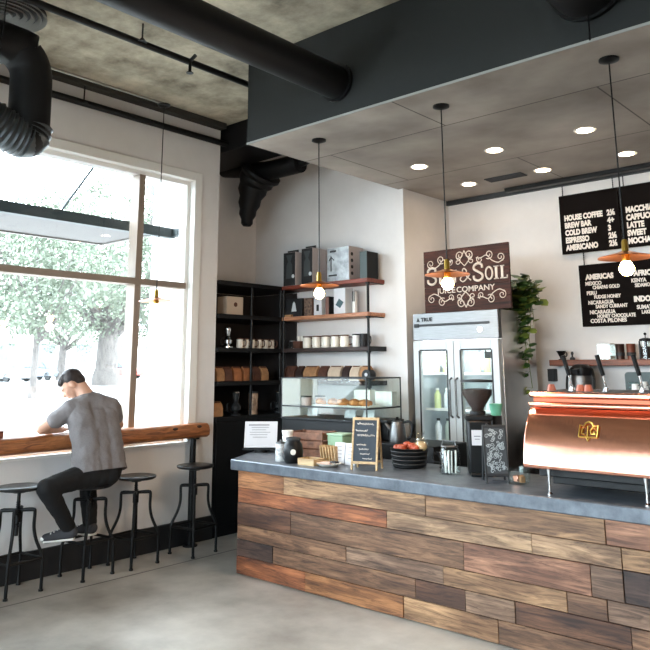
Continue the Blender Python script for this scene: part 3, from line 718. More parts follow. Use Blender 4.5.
# white cards
t = None
for k, (x, y, lab) in enumerate(((-3.935, 4.60, 'white menu card standing left of its twin by the chalkboard'), (-3.825, 4.60, 'white menu card standing right of its twin by the chalkboard'))):
    t = thing('menu_card', lab, 'card', (x, y, Z), 'white menu cards')
    R = RZ(math.radians(14)) @ RX(math.radians(-10))
    b = MB(); b.obox((x, y, Z+.082), (.088, .003, .165), R); b.obox((x-.005, y+.035, Z+.082), (.088, .003, .165), RZ(math.radians(14)) @ RX(math.radians(14))); b.build('folded_card', PAPER, t)
    for q in range(4):
        b = MB(); b.obox(V((x, y, Z+.082))+R @ V((0, -.0022, .05-.028*q)), (.04-.006*(q % 2), .0006, .004), R); b.build('print_line', PRG, t)
t = thing('round_plate', 'pale oval dish of small goods in front of the menu cards', 'dish', (-3.90, 4.43, Z))
b = MB(); b.lathe([(.001, 0), (.06, 0), (.096, .022), (.10, .026), (.094, .026), (.06, .008), (.001, .008)], (-3.90, 4.43, Z), 32); b.build('dish_body', CREAM, t)
b = MB(); b.obox((-3.92, 4.42, Z+.022), (.08, .05, .022), RZ(.4)); b.build('soap_bar', mat('rose_bar', (206, 172, 160), .6), t, bevel=.005)
b = MB(); b.obox((-3.845, 4.43, Z+.036), (.075, .045, .014), RZ(-.3)); b.build('dark_bar', CHAR, t, bevel=.004)

def scribble(b, o, R, x, y, w, h, th=.0022, step=.0075, seed=0):
    rr = random.Random(seed); pts = []; n = int(w/step)
    for i in range(n*2):
        k = i/(n*2-1)
        pts.append(V(o)+R @ V((x+w*k+.002*math.sin(i*2.1), -.002, y+h*(.5+.5*math.sin(i*2.35+rr.random()*1.2))*(.45+.55*rr.random()))))
    b.tube(pts, th, 4)
def easel(name, label, c, W, H, ang, tilt, frame, face, writing):
    t = thing(name, label, 'sign', c)
    A = RZ(ang)
    for side in (-1, 1):
        R = A @ RX(math.radians(-tilt if side < 0 else tilt)); cc = V(c)+A @ V((0, side*H*.5*math.sin(math.radians(tilt)), H*.5*math.cos(math.radians(tilt))))
        nm = 'front_board' if side < 0 else 'rear_board'
        b = MB(); b.obox(cc+R @ V((0, 0, H*.06)), (W*.88, .008, H*.82), R); pnl = b.build(nm, face, t)
        b = MB()
        for sx in (-1, 1): b.obox(cc+R @ V((sx*W*.47, 0, 0)), (W*.075, .016, H), R)
        b.obox(cc+R @ V((0, 0, H*.475)), (W*.9, .016, H*.05), R); b.obox(cc+R @ V((0, 0, -H*.36)), (W*.9, .014, H*.05), R)
        b.build('frame', frame, t, bevel=.002)
        if side < 0:
            writing(t, cc+R @ V((0, -.0045, H*.06)), R, W*.88, H*.82)
    return t
def chalk_writing(t, o, R, w, h):
    for a in ((-w*.36, h*.36, w*.72, h*.075, .0028, .011, 1), (-w*.42, h*.20, w*.5, h*.06, .0022, .009, 2), (-w*.36, h*.09, w*.78, h*.07, .0024, .009, 3)) + tuple((x*w, h*(-.12-.105*k), wd_*w, h*.05, .002, .008, 7+k) for k, (x, wd_) in enumerate(((-.36, .42), (-.26, .44), (-.2, .42), (-.08, .42)))):
        b = MB(); scribble(b, o, R, *a); b.build('chalk_line', CHALK, t)
easel('chalkboard_easel', 'folding wooden chalkboard with white handwriting on the counter', (-3.58, 4.50, Z), .205, .385, math.radians(22), 12, PALEW, SLATE, chalk_writing)
FLORAL = mat('floral_chalk', (186, 190, 190), .8)
def floral(t, o, R, w, h):
    rr = random.Random(4); b = MB()
    for i in range(64):
        x, y = rr.uniform(-.40, .40)*w, rr.uniform(-.44, .44)*h; q = rr.uniform(.010, .018); a0 = rr.uniform(0, 6)
        b.tube([V(o)+R @ V((x+q*(1-k/9)*math.cos(a0+k*.9), -.002, y+q*(1-k/9)*math.sin(a0+k*.9))) for k in range(9)], .0022, 4)
    b.build('floral_pattern', FLORAL, t)
easel('patterned_easel', 'small folding board with grey floral chalk pattern beside the grinder', (-2.54, 4.58, Z), .155, .375, math.radians(38), 13, CHAR, mat('grey_slate', (72, 74, 76), .8), floral)

# basket of pastries in cellophane
t = thing('black_basket', 'round black basket on the counter holding fruit and wrapped pastries', 'basket', (-3.40, 4.80, Z))
b = MB(); b.lathe([(.001, 0), (.118, 0), (.128, .01), (.142, .135), (.148, .142), (.140, .146), (.132, .135), (.118, .015), (.001, .012)], (-3.40, 4.80, Z), 36); b.build('basket_wall', BLACK, t)
for z in (.03, .06, .09, .12):
    b = MB(); q = .128+.014*(z-.01)/.125; b.lathe([(q, z-.006), (q+.005, z), (q, z+.006)], (-3.40, 4.80, Z), 36, close=True); b.build('woven_band', CHAR, t)
k0 = 0
for x, y, z, q in ((-3.47, 4.75, .135, .038), (-3.41, 4.72, .145, .036), (-3.36, 4.79, .15, .037), (-3.43, 4.82, .155, .036), (-3.31, 4.76, .14, .035)):
    o = thing('red_fruit', ('orange-red fruit in the black basket, at its left rim', 'orange-red fruit in the black basket, at its front rim', 'orange-red fruit in the middle of the black basket', 'orange-red fruit at the back of the black basket', 'orange-red fruit in the black basket, at its right rim')[k0], 'fruit', (x, y, Z+z-q*.9), 'fruit in the black basket'); k0 += 1
    b = MB(); b.lathe([(.001, -q*.86), (q*.5, -q*.82), (q*.93, -q*.3), (q, .1*q), (q*.85, q*.6), (q*.4, q*.86), (q*.12, q*.78), (.001, q*.7)], (x, y, Z+z), 20); b.build('flesh', FRUIT, o)
    b = MB(); b.cyl((x, y, Z+z+q*.7), (x+.004, y, Z+z+q*1.05), .003, n=6); b.build('stem', CHAR, o)
for k, (x, y, z, lab) in enumerate(((-3.33, 4.86, .16, 'clear wrapped pastry at the back of the black basket'), (-3.29, 4.80, .155, 'clear wrapped pastry at the right of the black basket'))):
    o = thing('wrapped_pastry', lab, 'pastry', (x, y, Z+z-.03), 'wrapped pastries in the black basket')
    b = MB(); b.ball((x, y, Z+z), (.05, .04, .034), 14); b.build('pastry_roll', mat('pale_crust', (214, 178, 130), .6, var=.2, scale=30) if k == 0 else bpy.data.materials['pale_crust'], o)
    b = MB(); rr = random.Random(k)
    vs = b.ball((x, y, Z+z+.012), (.058, .048, .05), 14)
    for v in vs: v.co += V((rr.uniform(-.006, .006), rr.uniform(-.006, .006), rr.uniform(-.006, .006)))
    b.lathe([(.012, .05), (.006, .062), (.03, .10), (.034, .104)], (x, y, Z+z), 10, close=True)
    b.build('cellophane', glass('cellophane', refl=1.0, ior=1.7) if k == 0 else bpy.data.materials['cellophane'], o)

# glass jar of straws
t = thing('straw_jar', 'wide clear glass jar full of white straws before the grinder', 'jar', (-2.96, 4.68, Z))
b = MB(); b.lathe([(.001, .002), (.068, .002), (.075, .015), (.075, .15), (.062, .175), (.058, .19), (.055, .19), (.059, .172), (.071, .148), (.071, .018), (.001, .008)], (-2.96, 4.68, Z), 28); b.build('jar_wall', GLASS, t)
b = MB(); b.lathe([(.060, .188), (.064, .192), (.060, .20)], (-2.96, 4.68, Z), 28, close=True); b.tube([(-3.01, 4.66, Z+.195), (-3.0, 4.66, Z+.23), (-2.92, 4.69, Z+.23), (-2.91, 4.69, Z+.195)], .004, 6); b.build('wire_bail', STEEL, t)
rr = random.Random(2)
for k in range(14):
    a = k*2.4; q = .012+.0035*k; b = MB(); p = V((-2.96+q*math.cos(a), 4.68+q*math.sin(a), Z+.012)); b.cyl(p, p+V((.006*math.cos(a), .006*math.sin(a), .15)), .0055, n=8); b.build('straw', WHITE if k % 3 else CHAR, t)
t = thing('drip_cone', 'black dripper cone on the counter behind the straw jar', 'dripper', (-3.16, 4.93, Z))
b = MB(); b.lathe([(.001, 0), (.045, 0), (.045, .008), (.022, .012), (.022, .03), (.062, .115), (.066, .118), (.060, .118), (.018, .03), (.001, .03)], (-3.16, 4.93, Z), 28); b.build('cone', BLACK, t)
b = MB(); b.tube([(-3.20, 4.91, Z+.10), (-3.25, 4.90, Z+.10), (-3.25, 4.90, Z+.05), (-3.19, 4.915, Z+.04)], .006, 8, smooth=3); b.build('handle', BLACK, t)

# coffee grinder
g = V((-2.80, 4.83, Z))
t = thing('coffee_grinder', 'tall black coffee grinder with a clear hopper of dark beans', 'grinder', g)
Rg = RZ(math.radians(34))
b = MB(); b.obox(g+V((0, 0, .19)), (.17, .21, .38), Rg); b.build('grinder_body', BLACK, t, bevel=.018)
b = MB(); b.obox(g+Rg @ V((0, 0, .395)), (.19, .20, .035), Rg); b.cyl(g+V((0, 0, .41)), g+V((0, 0, .44)), .055, n=24); b.build('top_collar', DARK, t, bevel=.006)
b = MB(); b.obox(g+Rg @ V((-.02, -.108, .26)), (.078, .003, .105), Rg); b.build('paper_label', PAPER, t)
b = MB(); b.obox(g+Rg @ V((-.02, -.1105, .27)), (.045, .001, .006), Rg); b.obox(g+Rg @ V((-.02, -.1105, .25)), (.035, .001, .005), Rg); b.build('print_lines', bpy.data.materials['print_grey'], t)
b = MB(); b.lathe([(.045, .43), (.05, .46), (.112, .56), (.116, .645), (.112, .645), (.108, .562), (.046, .462), (.041, .43)], g, 32, close=True); b.build('hopper', GLASS, t)
b = MB(); b.lathe([(.001, .432), (.04, .432), (.046, .462), (.106, .556), (.109, .592), (.06, .598), (.001, .60)], g, 32); b.build('bean_fill', BEANS, t)
b = MB(); b.lathe([(.001, .645), (.118, .645), (.118, .66), (.03, .665), (.001, .665)], g, 32); b.build('hopper_lid', BLACK, t)
b = MB(); b.obox(g+Rg @ V((0, -.13, .012)), (.15, .07, .02), Rg); b.build('drip_tray', BLACK, t, bevel=.004)
b = MB(); b.cyl(g+Rg @ V((.05, -.10, .345)), g+Rg @ V((.05, -.122, .345)), .014, n=14); b.build('knob', CHROME, t)
t = thing('green_cup', 'mint green cup standing behind the coffee grinder', 'cup', (-2.745, 5.0, Z))
b = MB(); b.cyl((-2.745, 5.0, Z), (-2.745, 5.0, Z+.40), .04, n=20); b.build('cup_riser', CHAR, t)
b = MB(); b.lathe([(.001, .40), (.035, .40), (.048, .48), (.05, .485), (.001, .478)], (-2.745, 5.0, Z), 24); b.build('cup_wall', MINT, t)
# low glass bowl of small goods
t = thing('glass_bowl', 'clear square-sided glass bowl right of the patterned board', 'bowl', (-2.36, 4.60, Z))
b = MB(); b.lathe([(.001, .002), (.055, .002), (.072, .02), (.076, .09), (.078, .10), (.073, .10), (.068, .024), (.001, .008)], (-2.38, 4.60, Z), 28); b.build('bowl_wall', GLASS, t)
for k, (x, y) in enumerate(((-.02, 0), (.025, -.01), (0, .03))):
    b = MB(); b.obox((-2.38+x, 4.60+y, Z+.03), (.035, .03, .04), RZ(k)); b.build('wrapped_sweet', COPPER if k == 0 else KRAFT, t, bevel=.004)

# ------------------------------------------------------------------ copper lever espresso machine
EX0, EX1 = -2.20, -1.02
t = thing('espresso_machine', 'copper-clad lever espresso machine on chrome legs on the counter', 'espresso machine', (-1.6, 4.6, Z))
prof = [(4.315, 1.035), (4.303, 1.05), (4.312, 1.10), (4.324, 1.165), (4.334, 1.205), (4.352, 1.255), (4.376, 1.30), (4.405, 1.345), (4.445, 1.395), (4.95, 1.395), (4.95, 1.035)]
b = MB(); b.prism([(EX0, y, z) for y, z in prof], (EX1-EX0, 0, 0)); b.build('copper_shell', COPPER, t, bevel=.012, smooth=.9)
b = MB(); b.box(EX0+.02, EX1-.02, 4.385, 5.0, 1.40, 1.425); b.build('lower_rail', COPPER, t, bevel=.009)
b = MB(); b.box(EX0+.04, EX1-.04, 4.42, 4.98, 1.425, 1.455); b.build('top_band', mat('dull_copper', (150, 82, 60), .35, .9), t, bevel=.004)
b = MB(); b.box(EX0+.02, EX1-.02, 4.40, 5.0, 1.455, 1.490); b.build('upper_rail', COPPER, t, bevel=.010)
b = MB(); b.box(EX0+.05, EX1-.05, 4.45, 4.96, 1.486, 1.494); b.build('cup_tray', BLACK, t)
for x in (-2.047, -1.479, -1.10):
    for y in (4.34, 4.90):
        b = MB(); b.lathe([(.001, 0), (.016, 0), (.016, .006), (.008, .014), (.009, .10), (.014, .15), (.001, .15)], (x, y, Z), 16); b.build('leg', CHROME, t)
b = MB(); b.box(EX0+.06, EX1-.06, 4.40, 4.94, .985, 1.035); b.box(EX0+.1, EX1-.1, 4.5, 4.92, .93, .985); b.build('undercarriage', BLACK, t, bevel=.006)
b = MB(); b.box(EX0+.1, EX1-.1, 4.93, 5.08, .97, 1.0); b.build('drip_tray', STEEL, t, bevel=.005)
b = MB(); e = V((-1.79, 4.318, 1.268))                              # brass badge: a crested frame round two scrolled letters
def E_(x, z): return (e.x+x, 4.351+z*.42, e.z+z)
b.tube([E_(-.055, -.03), E_(.055, -.03)], .005, 6); b.tube([E_(-.055, -.03), E_(-.052, .035), E_(-.03, .03), E_(-.018, .048), E_(0, .055), E_(.018, .048), E_(.03, .03), E_(.058, .035), E_(.055, -.03)], .005, 6)
b.tube([E_(-.004, .03), E_(-.004, -.03)], .004, 6); b.tube([E_(-.035, .018), E_(-.04, -.012), E_(-.018, -.016)], .005, 6)
b.tube([E_(.042, .016), E_(.025, .024), E_(.012, .006), E_(.02, -.014), E_(.042, -.012), E_(.042, 0), E_(.03, 0)], .005, 6); b.tube([E_(-.01, -.032), E_(0, -.05), E_(.01, -.032)], .004, 6)
b.build('badge', BRASS, t)
for x in (-1.985, -1.765, -1.545, -1.2):
    b = MB(); b.cyl((x, 4.62, 1.42), (x, 4.62, 1.505), .026, n=20); b.cyl((x, 4.62, 1.505), (x, 4.62, 1.515), .018, n=20); b.build('piston_head', CHROME, t)
    b = MB(); b.tube([(x, 4.62, 1.51), (x-.012, 4.605, 1.60)], .008, 10); lv = b.build('lever', CHROME, t)
    b = MB(); b.tube([(x-.010, 4.607, 1.59), (x-.030, 4.58, 1.715)], .017, 14, rad=[.013, .017, .018, .014]); b.build('grip', BLACK, lv)
for k, x in enumerate((-2.08, -1.89, -1.84)):
    o = thing('espresso_cup', ('upturned cup at the left end of the machine top', 'upturned cup between the first two levers, left one', 'upturned cup between the first two levers, right one')[k], 'cup', (x, 4.52, 1.494), 'upturned espresso cups on the machine')
    b = MB(); b.lathe([(.001, .04), (.018, .04), (.030, .0), (.026, 0), (.001, .034)], (x, 4.52, 1.494), 18); b.build('cup_wall', mat('russet_cup', (150, 80, 60), .4) if k == 0 else bpy.data.materials['russet_cup'], o)

# ------------------------------------------------------------------ display case on its black base
cb = tag(bx('black_base_cabinet', DARK, -5.21, -4.12, 5.22, 5.74, 0, 1.155, bevel=.006), 'black base cabinet under the glass pastry case', 'cabinet')
t = thing('pastry_case', 'glass pastry display case on a black base behind the counter', 'display case', (-4.66, 5.48, 1.155))
b = MB(); b.box(-5.2, -4.13, 5.2, 5.72, 1.155, 1.175); b.build('case_floor', BLACK, t, bevel=.003)
b = MB(); b.box(-5.2, -4.13, 5.2, 5.206, 1.175, 1.54); b.build('front_glass', CASEG, t)
b = MB(); b.box(-4.136, -4.13, 5.206, 5.72, 1.175, 1.54); b.build('side_glass', CASEG, t)
b = MB(); b.box(-5.2, -5.19, 5.206, 5.72, 1.175, 1.54); b.build('side_panel', PALEPANEL, t, label='plain white side panel')  # left side in opaque near-white
b = MB(); b.box(-5.2, -4.13, 5.2, 5.72, 1.54, 1.547); b.build('top_glass', CASEG, t)
b = MB(); b.box(-5.19, -4.136, 5.23, 5.70, 1.275, 1.283); b.build('glass_shelf', CASEG, t)
b = MB()
for x in (-5.197, -4.133): b.box(x-.005, x+.005, 5.198, 5.208, 1.16, 1.55); b.box(x-.005, x+.005, 5.714, 5.724, 1.16, 1.55)
for y in (5.2, 5.722): b.box(-5.2, -4.13, y-.004, y+.004, 1.540, 1.552); b.box(-5.2, -4.13, y-.003, y+.003, 1.272, 1.286)
for x in (-5.2, -4.13): b.box(x-.004, x+.004, 5.2, 5.72, 1.540, 1.552); b.box(x-.003, x+.003, 5.2, 5.72, 1.272, 1.286)
b.build('edge_trim', CHAR, t)
def pastry(x, y, z, lab, m=PASTRY):
    o = thing('croissant', lab, 'pastry', (x, y, z), 'pastries in the glass case')
    b = MB(); b.tube([(x-.055, y+.02, z+.014), (x-.03, y-.008, z+.024), (x, y-.016, z+.028), (x+.03, y-.008, z+.024), (x+.055, y+.02, z+.014)], .03, 12, rad=[.008, .02, .022, .03, .027, .031, .026, .022, .02, .008], smooth=4); b.build('crust', m, o)
k = 0
PL = ('leftmost', 'second from the left', 'third from the left', 'fourth from the left', 'rightmost')
tr = tag(bx('cake_board', WHITE, -4.92, -4.22, 5.33, 5.58, 1.283, 1.292, bevel=.003), 'flat white tray of pastries on the glass shelf of the case', 'tray')
for k in range(5):
    pastry(-4.86+.135*k, 5.40+.02*(k % 2), 1.292, f'golden croissant in the front row of the pastry case, {PL[k]}')
for k in range(4):
    pastry(-4.79+.135*k, 5.52, 1.292, f'golden croissant in the back row of the pastry case, {("leftmost", "second from the left", "third from the left", "rightmost")[k]}')
for k, x in enumerate((-4.98, -4.5, -4.28)):
    o = thing('price_card', ('small white card at the left of the case floor', 'small white card in the middle of the case floor', 'small white card at the right of the case floor')[k], 'card', (x, 5.42, 1.175))
    b = MB(); b.obox((x, 5.42, 1.222), (.13, .003, .09), RX(math.radians(-14))); b.build('card_face', PAPER, o); b = MB(); b.obox((x, 5.445, 1.215), (.10, .003, .085), RX(math.radians(20))); b.build('prop', PAPER, o)
for k, (x, y) in enumerate(((-5.05, 5.4), (-5.0, 5.55))):
    o = thing('cake_jar', ('pink layered jar at the left of the glass shelf, front one', 'pink layered jar at the left of the glass shelf, rear one')[k], 'jar', (x, y, 1.283))
    b = MB(); b.lathe([(.001, 0), (.05, 0), (.052, .07), (.001, .072)], (x, y, 1.283), 20); b.build('jar_wall', mat('rose_glass', (214, 190, 190), .3) if k == 0 else bpy.data.materials['rose_glass'], o)
    b = MB(); b.lathe([(.001, .072), (.054, .072), (.054, .085), (.001, .088)], (x, y, 1.283), 20); b.build('lid', CHAR, o)
bxx = tag(bx('white_box', WHITE, -4.62, -4.42, 5.62, 5.70, 1.283, 1.43, bevel=.003), 'white carton standing on the glass shelf of the case, left one', 'box')
bxx = tag(bx('white_box', WHITE, -4.36, -4.16, 5.62, 5.70, 1.283, 1.42, bevel=.003), 'white carton standing on the glass shelf of the case, right one', 'box')
# side cabinet right of the case with kettle
tag(bx('side_cabinet', DARK, -4.10, -3.45, 5.22, 5.74, 0, 1.0, bevel=.006), 'low black cabinet right of the pastry case base', 'cabinet')
t = thing('steel_kettle', 'brushed steel kettle with a black handle beside the pastry case', 'kettle', (-3.86, 5.40, 1.0))
c = V((-3.93, 5.38, 1.0))
b = MB(); b.lathe([(.001, 0), (.078, 0), (.080, .02), (.066, .12), (.052, .17), (.02, .185), (.001, .186)], c, 28); b.build('kettle_body', STEEL, t)
b = MB(); b.tube([c+V((.05, .02, .165)), c+V((.11, .03, .175)), c+V((.135, .035, .13)), c+V((.12, .03, .05)), c+V((.09, .02, .03))], .011, 10, smooth=4); b.build('handle', BLACK, t)
b = MB(); b.tube([c+V((-.055, -.02, .10)), c+V((-.10, -.03, .15)), c+V((-.11, -.03, .155))], .012, 10, rad=[.018, .012, .009]); b.build('spout', STEEL, t)
b = MB(); b.lathe([(.001, .18), (.03, .182), (.012, .198), (.014, .21), (.001, .214)], c, 20); b.build('lid', BLACK, t)
t = thing('black_scale', 'squat black machine left of the steel kettle', 'scale', (-4.05, 5.45, 1.0))
b = MB(); b.box(-4.09, -4.015, 5.36, 5.58, 1.0, 1.16); b.build('housing', BLACK, t, bevel=.012); b = MB(); b.box(-4.092, -4.013, 5.34, 5.60, 1.16, 1.18); b.build('platform', CHAR, t, bevel=.004)

# ------------------------------------------------------------------ two-door fridge in the niche
FX0, FX1, FY, FB, FT = -4.20, -3.255, 6.05, 6.78, 2.165
t = thing('display_fridge', 'tall steel two-door glass-fronted fridge in the wall niche', 'fridge', (-3.73, 6.4, 0))
b = MB()
b.box(FX0, FX0+.04, FY+.06, FB, .12, FT); b.box(FX1-.04, FX1, FY+.06, FB, .12, FT); b.box(FX0+.04, FX1-.04, FB-.04, FB, .12, FT)
b.box(FX0+.04, FX1-.04, FY+.05, FB-.04, .12, .22); b.box(FX0+.04, FX1-.04, FY+.061, FB-.04, 1.92, FT); b.build('cabinet_shell', mat('satin_steel', (206, 200, 194), .32, 1.0), t, bevel=.004)
b = MB(); b.box(FX0, FX1, FY, FY+.06, 1.90, FT); b.build('header', STEEL, t, bevel=.006)
b = MB(); b.box(FX0+.02, FX1-.09, FY-.006, FY, 2.035, 2.058); b.build('vent_slot', CHAR, t, bevel=.002)
b = MB(); b.box(FX0+.02, FX0+.075, FY-.008, FY-.001, 2.025, 2.062); b.build('control_panel', BLACK, t)
b = MB(); b.cyl((FX1-.19, FY-.004, 1.985), (FX1-.19, FY+.004, 1.985), .028, n=24); b.build('lock_boss', CHROME, t)
b = MB(); b.text('TRUE', (FX0+.10, FY-.003, 2.085), .05, 1.1, .002); b.prism([(FX0+.045, FY-.003, 2.083), (FX0+.085, FY-.003, 2.083), (FX0+.065, FY-.003, 2.125)], (0, .002, 0)); b.build('lettering', BLACK, t)
b = MB(); b.box(FX0+.02, FX1-.02, FY+.02, FB-.02, 0, .12); b.build('kick_plate', BLACK, t)
LINER = mat('fridge_liner', (176, 184, 188), .5)
b = MB(); b.box(FX0+.042, FX1-.042, FB-.05, FB-.042, .23, 1.91); b.box(FX0+.042, FX0+.048, FY+.07, FB-.05, .23, 1.91); b.box(FX1-.048, FX1-.042, FY+.07, FB-.05, .23, 1.91); b.build('white_liner', LINER, t)
b = MB(); b.box(-3.745, -3.725, FY+.075, FY+.10, .3, 1.88); b.build('light_tube', LED, t)
b = MB(); b.box(FX0+.06, FX1-.06, FY+.075, FY+.10, 1.885, 1.90); b.build('light_tube', LED, t)
SH = (.62, .93, 1.24, 1.58)
for z in SH:
    b = MB()
    b.box(FX0+.05, FX1-.05, FY+.10, FY+.112, z-.012, z+.012); b.box(FX0+.05, FX1-.05, FB-.08, FB-.07, z-.01, z)
    for k in range(22): x = FX0+.06+k*(FX1-FX0-.12)/21; b.box(x-.003, x+.003, FY+.11, FB-.07, z-.004, z)
    b.build('wire_shelf', WHITE, t)
for k, (x0, x1) in enumerate(((FX0+.005, -3.738), (-3.732, FX1-.005))):
    b = MB(); w_ = .075
    for a, c, e, h in ((x0, x0+w_, .15, 1.895), (x1-w_, x1, .15, 1.895), (x0+w_, x1-w_, 1.80, 1.895), (x0+w_, x1-w_, .15, .25)): b.box(a, c, FY-.012, FY+.04, e, h)
    dr = b.build('door', mat('door_frame', (186, 190, 192), .4) if k == 0 else bpy.data.materials['door_frame'], t, bevel=.004)
    b = MB(); b.box(x0+w_-.006, x1-w_+.006, FY+.008, FY+.014, .245, 1.805); b.build('glass_pane', GLASS, dr)
    hx = x1-.03 if k == 0 else x0+.03
    b = MB(); b.tube([(hx, FY-.012, 1.18), (hx, FY-.05, 1.20), (hx, FY-.05, 1.52), (hx, FY-.012, 1.54)], .010, 10); b.build('handle', STEEL, dr)
    b = MB()
    for a, c, e, h in ((x0+w_-.012, x0+w_+.004, .25, 1.80), (x1-w_-.004, x1-w_+.012, .25, 1.80), (x0+w_, x1-w_, 1.796, 1.81)): b.box(a, c, FY-.0145, FY-.010, e, h)
    b.build('gasket', CHAR, dr)
b = MB(); b.box(FX1-.17, FX1-.085, FY+.02, FY+.024, 1.72, 1.78); b.build('sticker', CHAR, t)
# stock
names = {'bottle': 0, 'bag': 0}
rr = random.Random(11)
PLS = ('first', 'second', 'third', 'fourth', 'fifth', 'sixth', 'seventh')
LEVEL = {1.58: 'top shelf', 1.24: 'second shelf', .93: 'third shelf', .62: 'bottom shelf'}
JUICE = [mat(f'juice_{i}', c, .25) for i, c in enumerate(((196, 206, 150), (214, 222, 226), (176, 190, 182), (226, 214, 190)))]
for z in (1.58, 1.24, .93):
    for side, xs in (('left', (-4.06, -3.97, -3.88)), ('right', (-3.60, -3.51, -3.42))):
        for k, x in enumerate(xs):
            y = 6.24+.03*(k % 2); h = .20 if z > 1 else .22
            o = thing('juice_bottle', f'pale bottle behind the {side} fridge door on the {LEVEL[z]}, {("leftmost","middle","rightmost")[k]} there', 'bottle', (x, y, z), 'bottles in the fridge')
            q = .033
            b = MB(); b.lathe([(.001, 0), (q, 0), (q, h*.68), (q*.45, h*.84), (q*.42, h*.93), (.001, h*.93)], (x, y, z), 16); b.build('bottle_wall', JUICE[(k+int(z*10)) % 4], o)
            b = MB(); b.cyl((x, y, z+h*.9), (x, y, z+h), q*.5, n=14); b.build('cap', CHAR if z < 1 else WHITE, o)
for k, (x, lab) in enumerate(((-4.0, 'clear bag hanging in the fridge behind the left door'), (-3.62, 'clear bag in the fridge at the left of the right door'))):
    o = thing('produce_bag', lab, 'bag', (x, 6.45, 1.58)); rr = random.Random(k+3)
    b = MB(); vs = b.ball((x, 6.48, 1.70), (.12, .07, .118), 18)
    for v in vs: v.co += V((rr.uniform(-.012, .012), rr.uniform(-.01, .01), 0))
    b.build('bag_film', mat('bag_film', (196, 206, 204), .3) if k == 0 else bpy.data.materials['bag_film'], o)
    b = MB(); b.tube([(x+.02, 6.40, 1.80), (x+.05, 6.39, 1.74), (x+.03, 6.39, 1.66)], .008, 6, smooth=3); b.build('dark_tie', CHAR, o)
fl = bpy.data.lights.new('fridge_lamp', 'AREA'); fl.energy = 1.2; fl.size = .7; fl.size_y = .05; fl.shape = 'RECTANGLE'; fl.color = (.92, .97, 1)
o = bpy.data.objects.new('fridge_lamp', fl); COL.objects.link(o); o.location = (-3.73, FY+.12, 1.88); o.rotation_euler = (.5, 0, 0)

# wooden sign standing on the fridge
SX0, SX1, SZ0, SZ1, SY = -4.075, -3.135, 2.168, 2.782, 6.09
t = thing('wooden_sign', 'dark plank sign with white scrolls and lettering on top of the fridge', 'sign', ((SX0+SX1)/2, SY, SZ0))
b = MB()
for k in range(5):
    z0 = SZ0+(SZ1-SZ0)*k/5; b.box(SX0, SX1, SY, SY+.022, z0+.001, z0+(SZ1-SZ0)/5-.001)
b.build('plank_panel', SIGNW, t, bevel=.002)
b = MB(); b.box(SX0+.1, SX0+.15, SY+.022, SY+.045, SZ0, SZ1-.05); b.box(SX1-.15, SX1-.1, SY+.022, SY+.045, SZ0, SZ1-.05); b.build('rear_batten', DARK, t)
b = MB(); b.box(SX0+.2, SX1-.2, SY+.045, 6.4, SZ0, SZ0+.02); b.build('foot', DARK, t)
W_ = mat('sign_white', (206, 192, 178), .7)
yf = SY-.002; mx_ = (SX0+SX1)/2; mz = (SZ0+SZ1)/2
b = MB()
def L_(x, z): return (mx_+x, yf, mz+z)
def serif(b, ch, x, z, h, w, th):
    """white slab-serif capitals made of strokes"""
    def bar(x0, z0, x1, z1): b.box(mx_+x+x0, mx_+x+x1, yf-.003, yf+.002, mz+z+z0, mz+z+z1)
    def arc(pts, q): b.tube([L_(x+px*w, z+pz*h) for px, pz in pts], q, 6, smooth=5)
    s = h*.07
    if ch in 'IL' : 
        bar(w*.5-th/2 if ch == 'I' else w*.12, 0, w*.5+th/2 if ch == 'I' else w*.12+th, h)
        if ch == 'I': bar(w*.5-th, 0, w*.5+th, s); bar(w*.5-th, h-s, w*.5+th, h)
        else: bar(0, h-s, w*.12+th*1.5, h); bar(0, 0, w, s*1.2); bar(w-s, 0, w, h*.25)
    elif ch == 'O': b.tube([L_(x+w*.5+w*.44*math.cos(k*PI/12), z+h*.5+h*.46*math.sin(k*PI/12)) for k in range(25)], th*.42, 6)
    elif ch == 'S': arc([(.92, .72), (.86, .92), (.5, 1.0), (.14, .88), (.12, .68), (.5, .52), (.88, .34), (.86, .12), (.5, 0), (.12, .1), (.06, .3)], th*.45)
    elif ch == 'U':
        bar(w*.08, h*.3, w*.08+th, h); bar(w*.92-th*.7, h*.3, w*.92, h); arc([(.08+th/w*.5, .32), (.2, .08), (.5, 0), (.8, .08), (.92-th/w*.35, .32)], th*.42)
        bar(-.0, h-s, w*.16+th, h); bar(w*.84-th, h-s, w, h)
    elif ch == 'N':
        bar(w*.1, 0, w*.1+th*.6, h); bar(w*.9-th*.6, 0, w*.9, h); b.tube([L_(x+w*.12, z+h*.98), L_(x+w*.86, z+h*.02)], th*.42, 6); bar(0, 0, w*.3, s); bar(w*.7, h-s, w, h)
serif(b, 'S', -.43, -.03, .165, .11, .026)
serif(b, 'U', -.30, -.03, .125, .10, .028); serif(b, 'N', -.19, -.03, .125, .10, .026)
b.tube([L_(x, z) for x, z in ((.065, -.02), (-.02, .06), (-.013, .10), (.012, .085), (.015, .06), (-.045, .015), (-.05, -.01), (-.015, -.025), (.05, .03))], .006, 6, smooth=4)
serif(b, 'S', .09, -.03, .165, .11, .026); serif(b, 'O', .22, -.03, .125, .08, .022); serif(b, 'I', .305, -.03, .125, .06, .025); serif(b, 'L', .375, -.03, .125, .075, .023)
b.build('main_lettering', W_, t)
for wd_, x in (('JUICE', -.215), ('COMPANY', .105)): b = MB(); b.text(wd_, L_(x, -.125), .076, 1.12, .0005, align='CENTER'); b.build('small_lettering', W_, t)
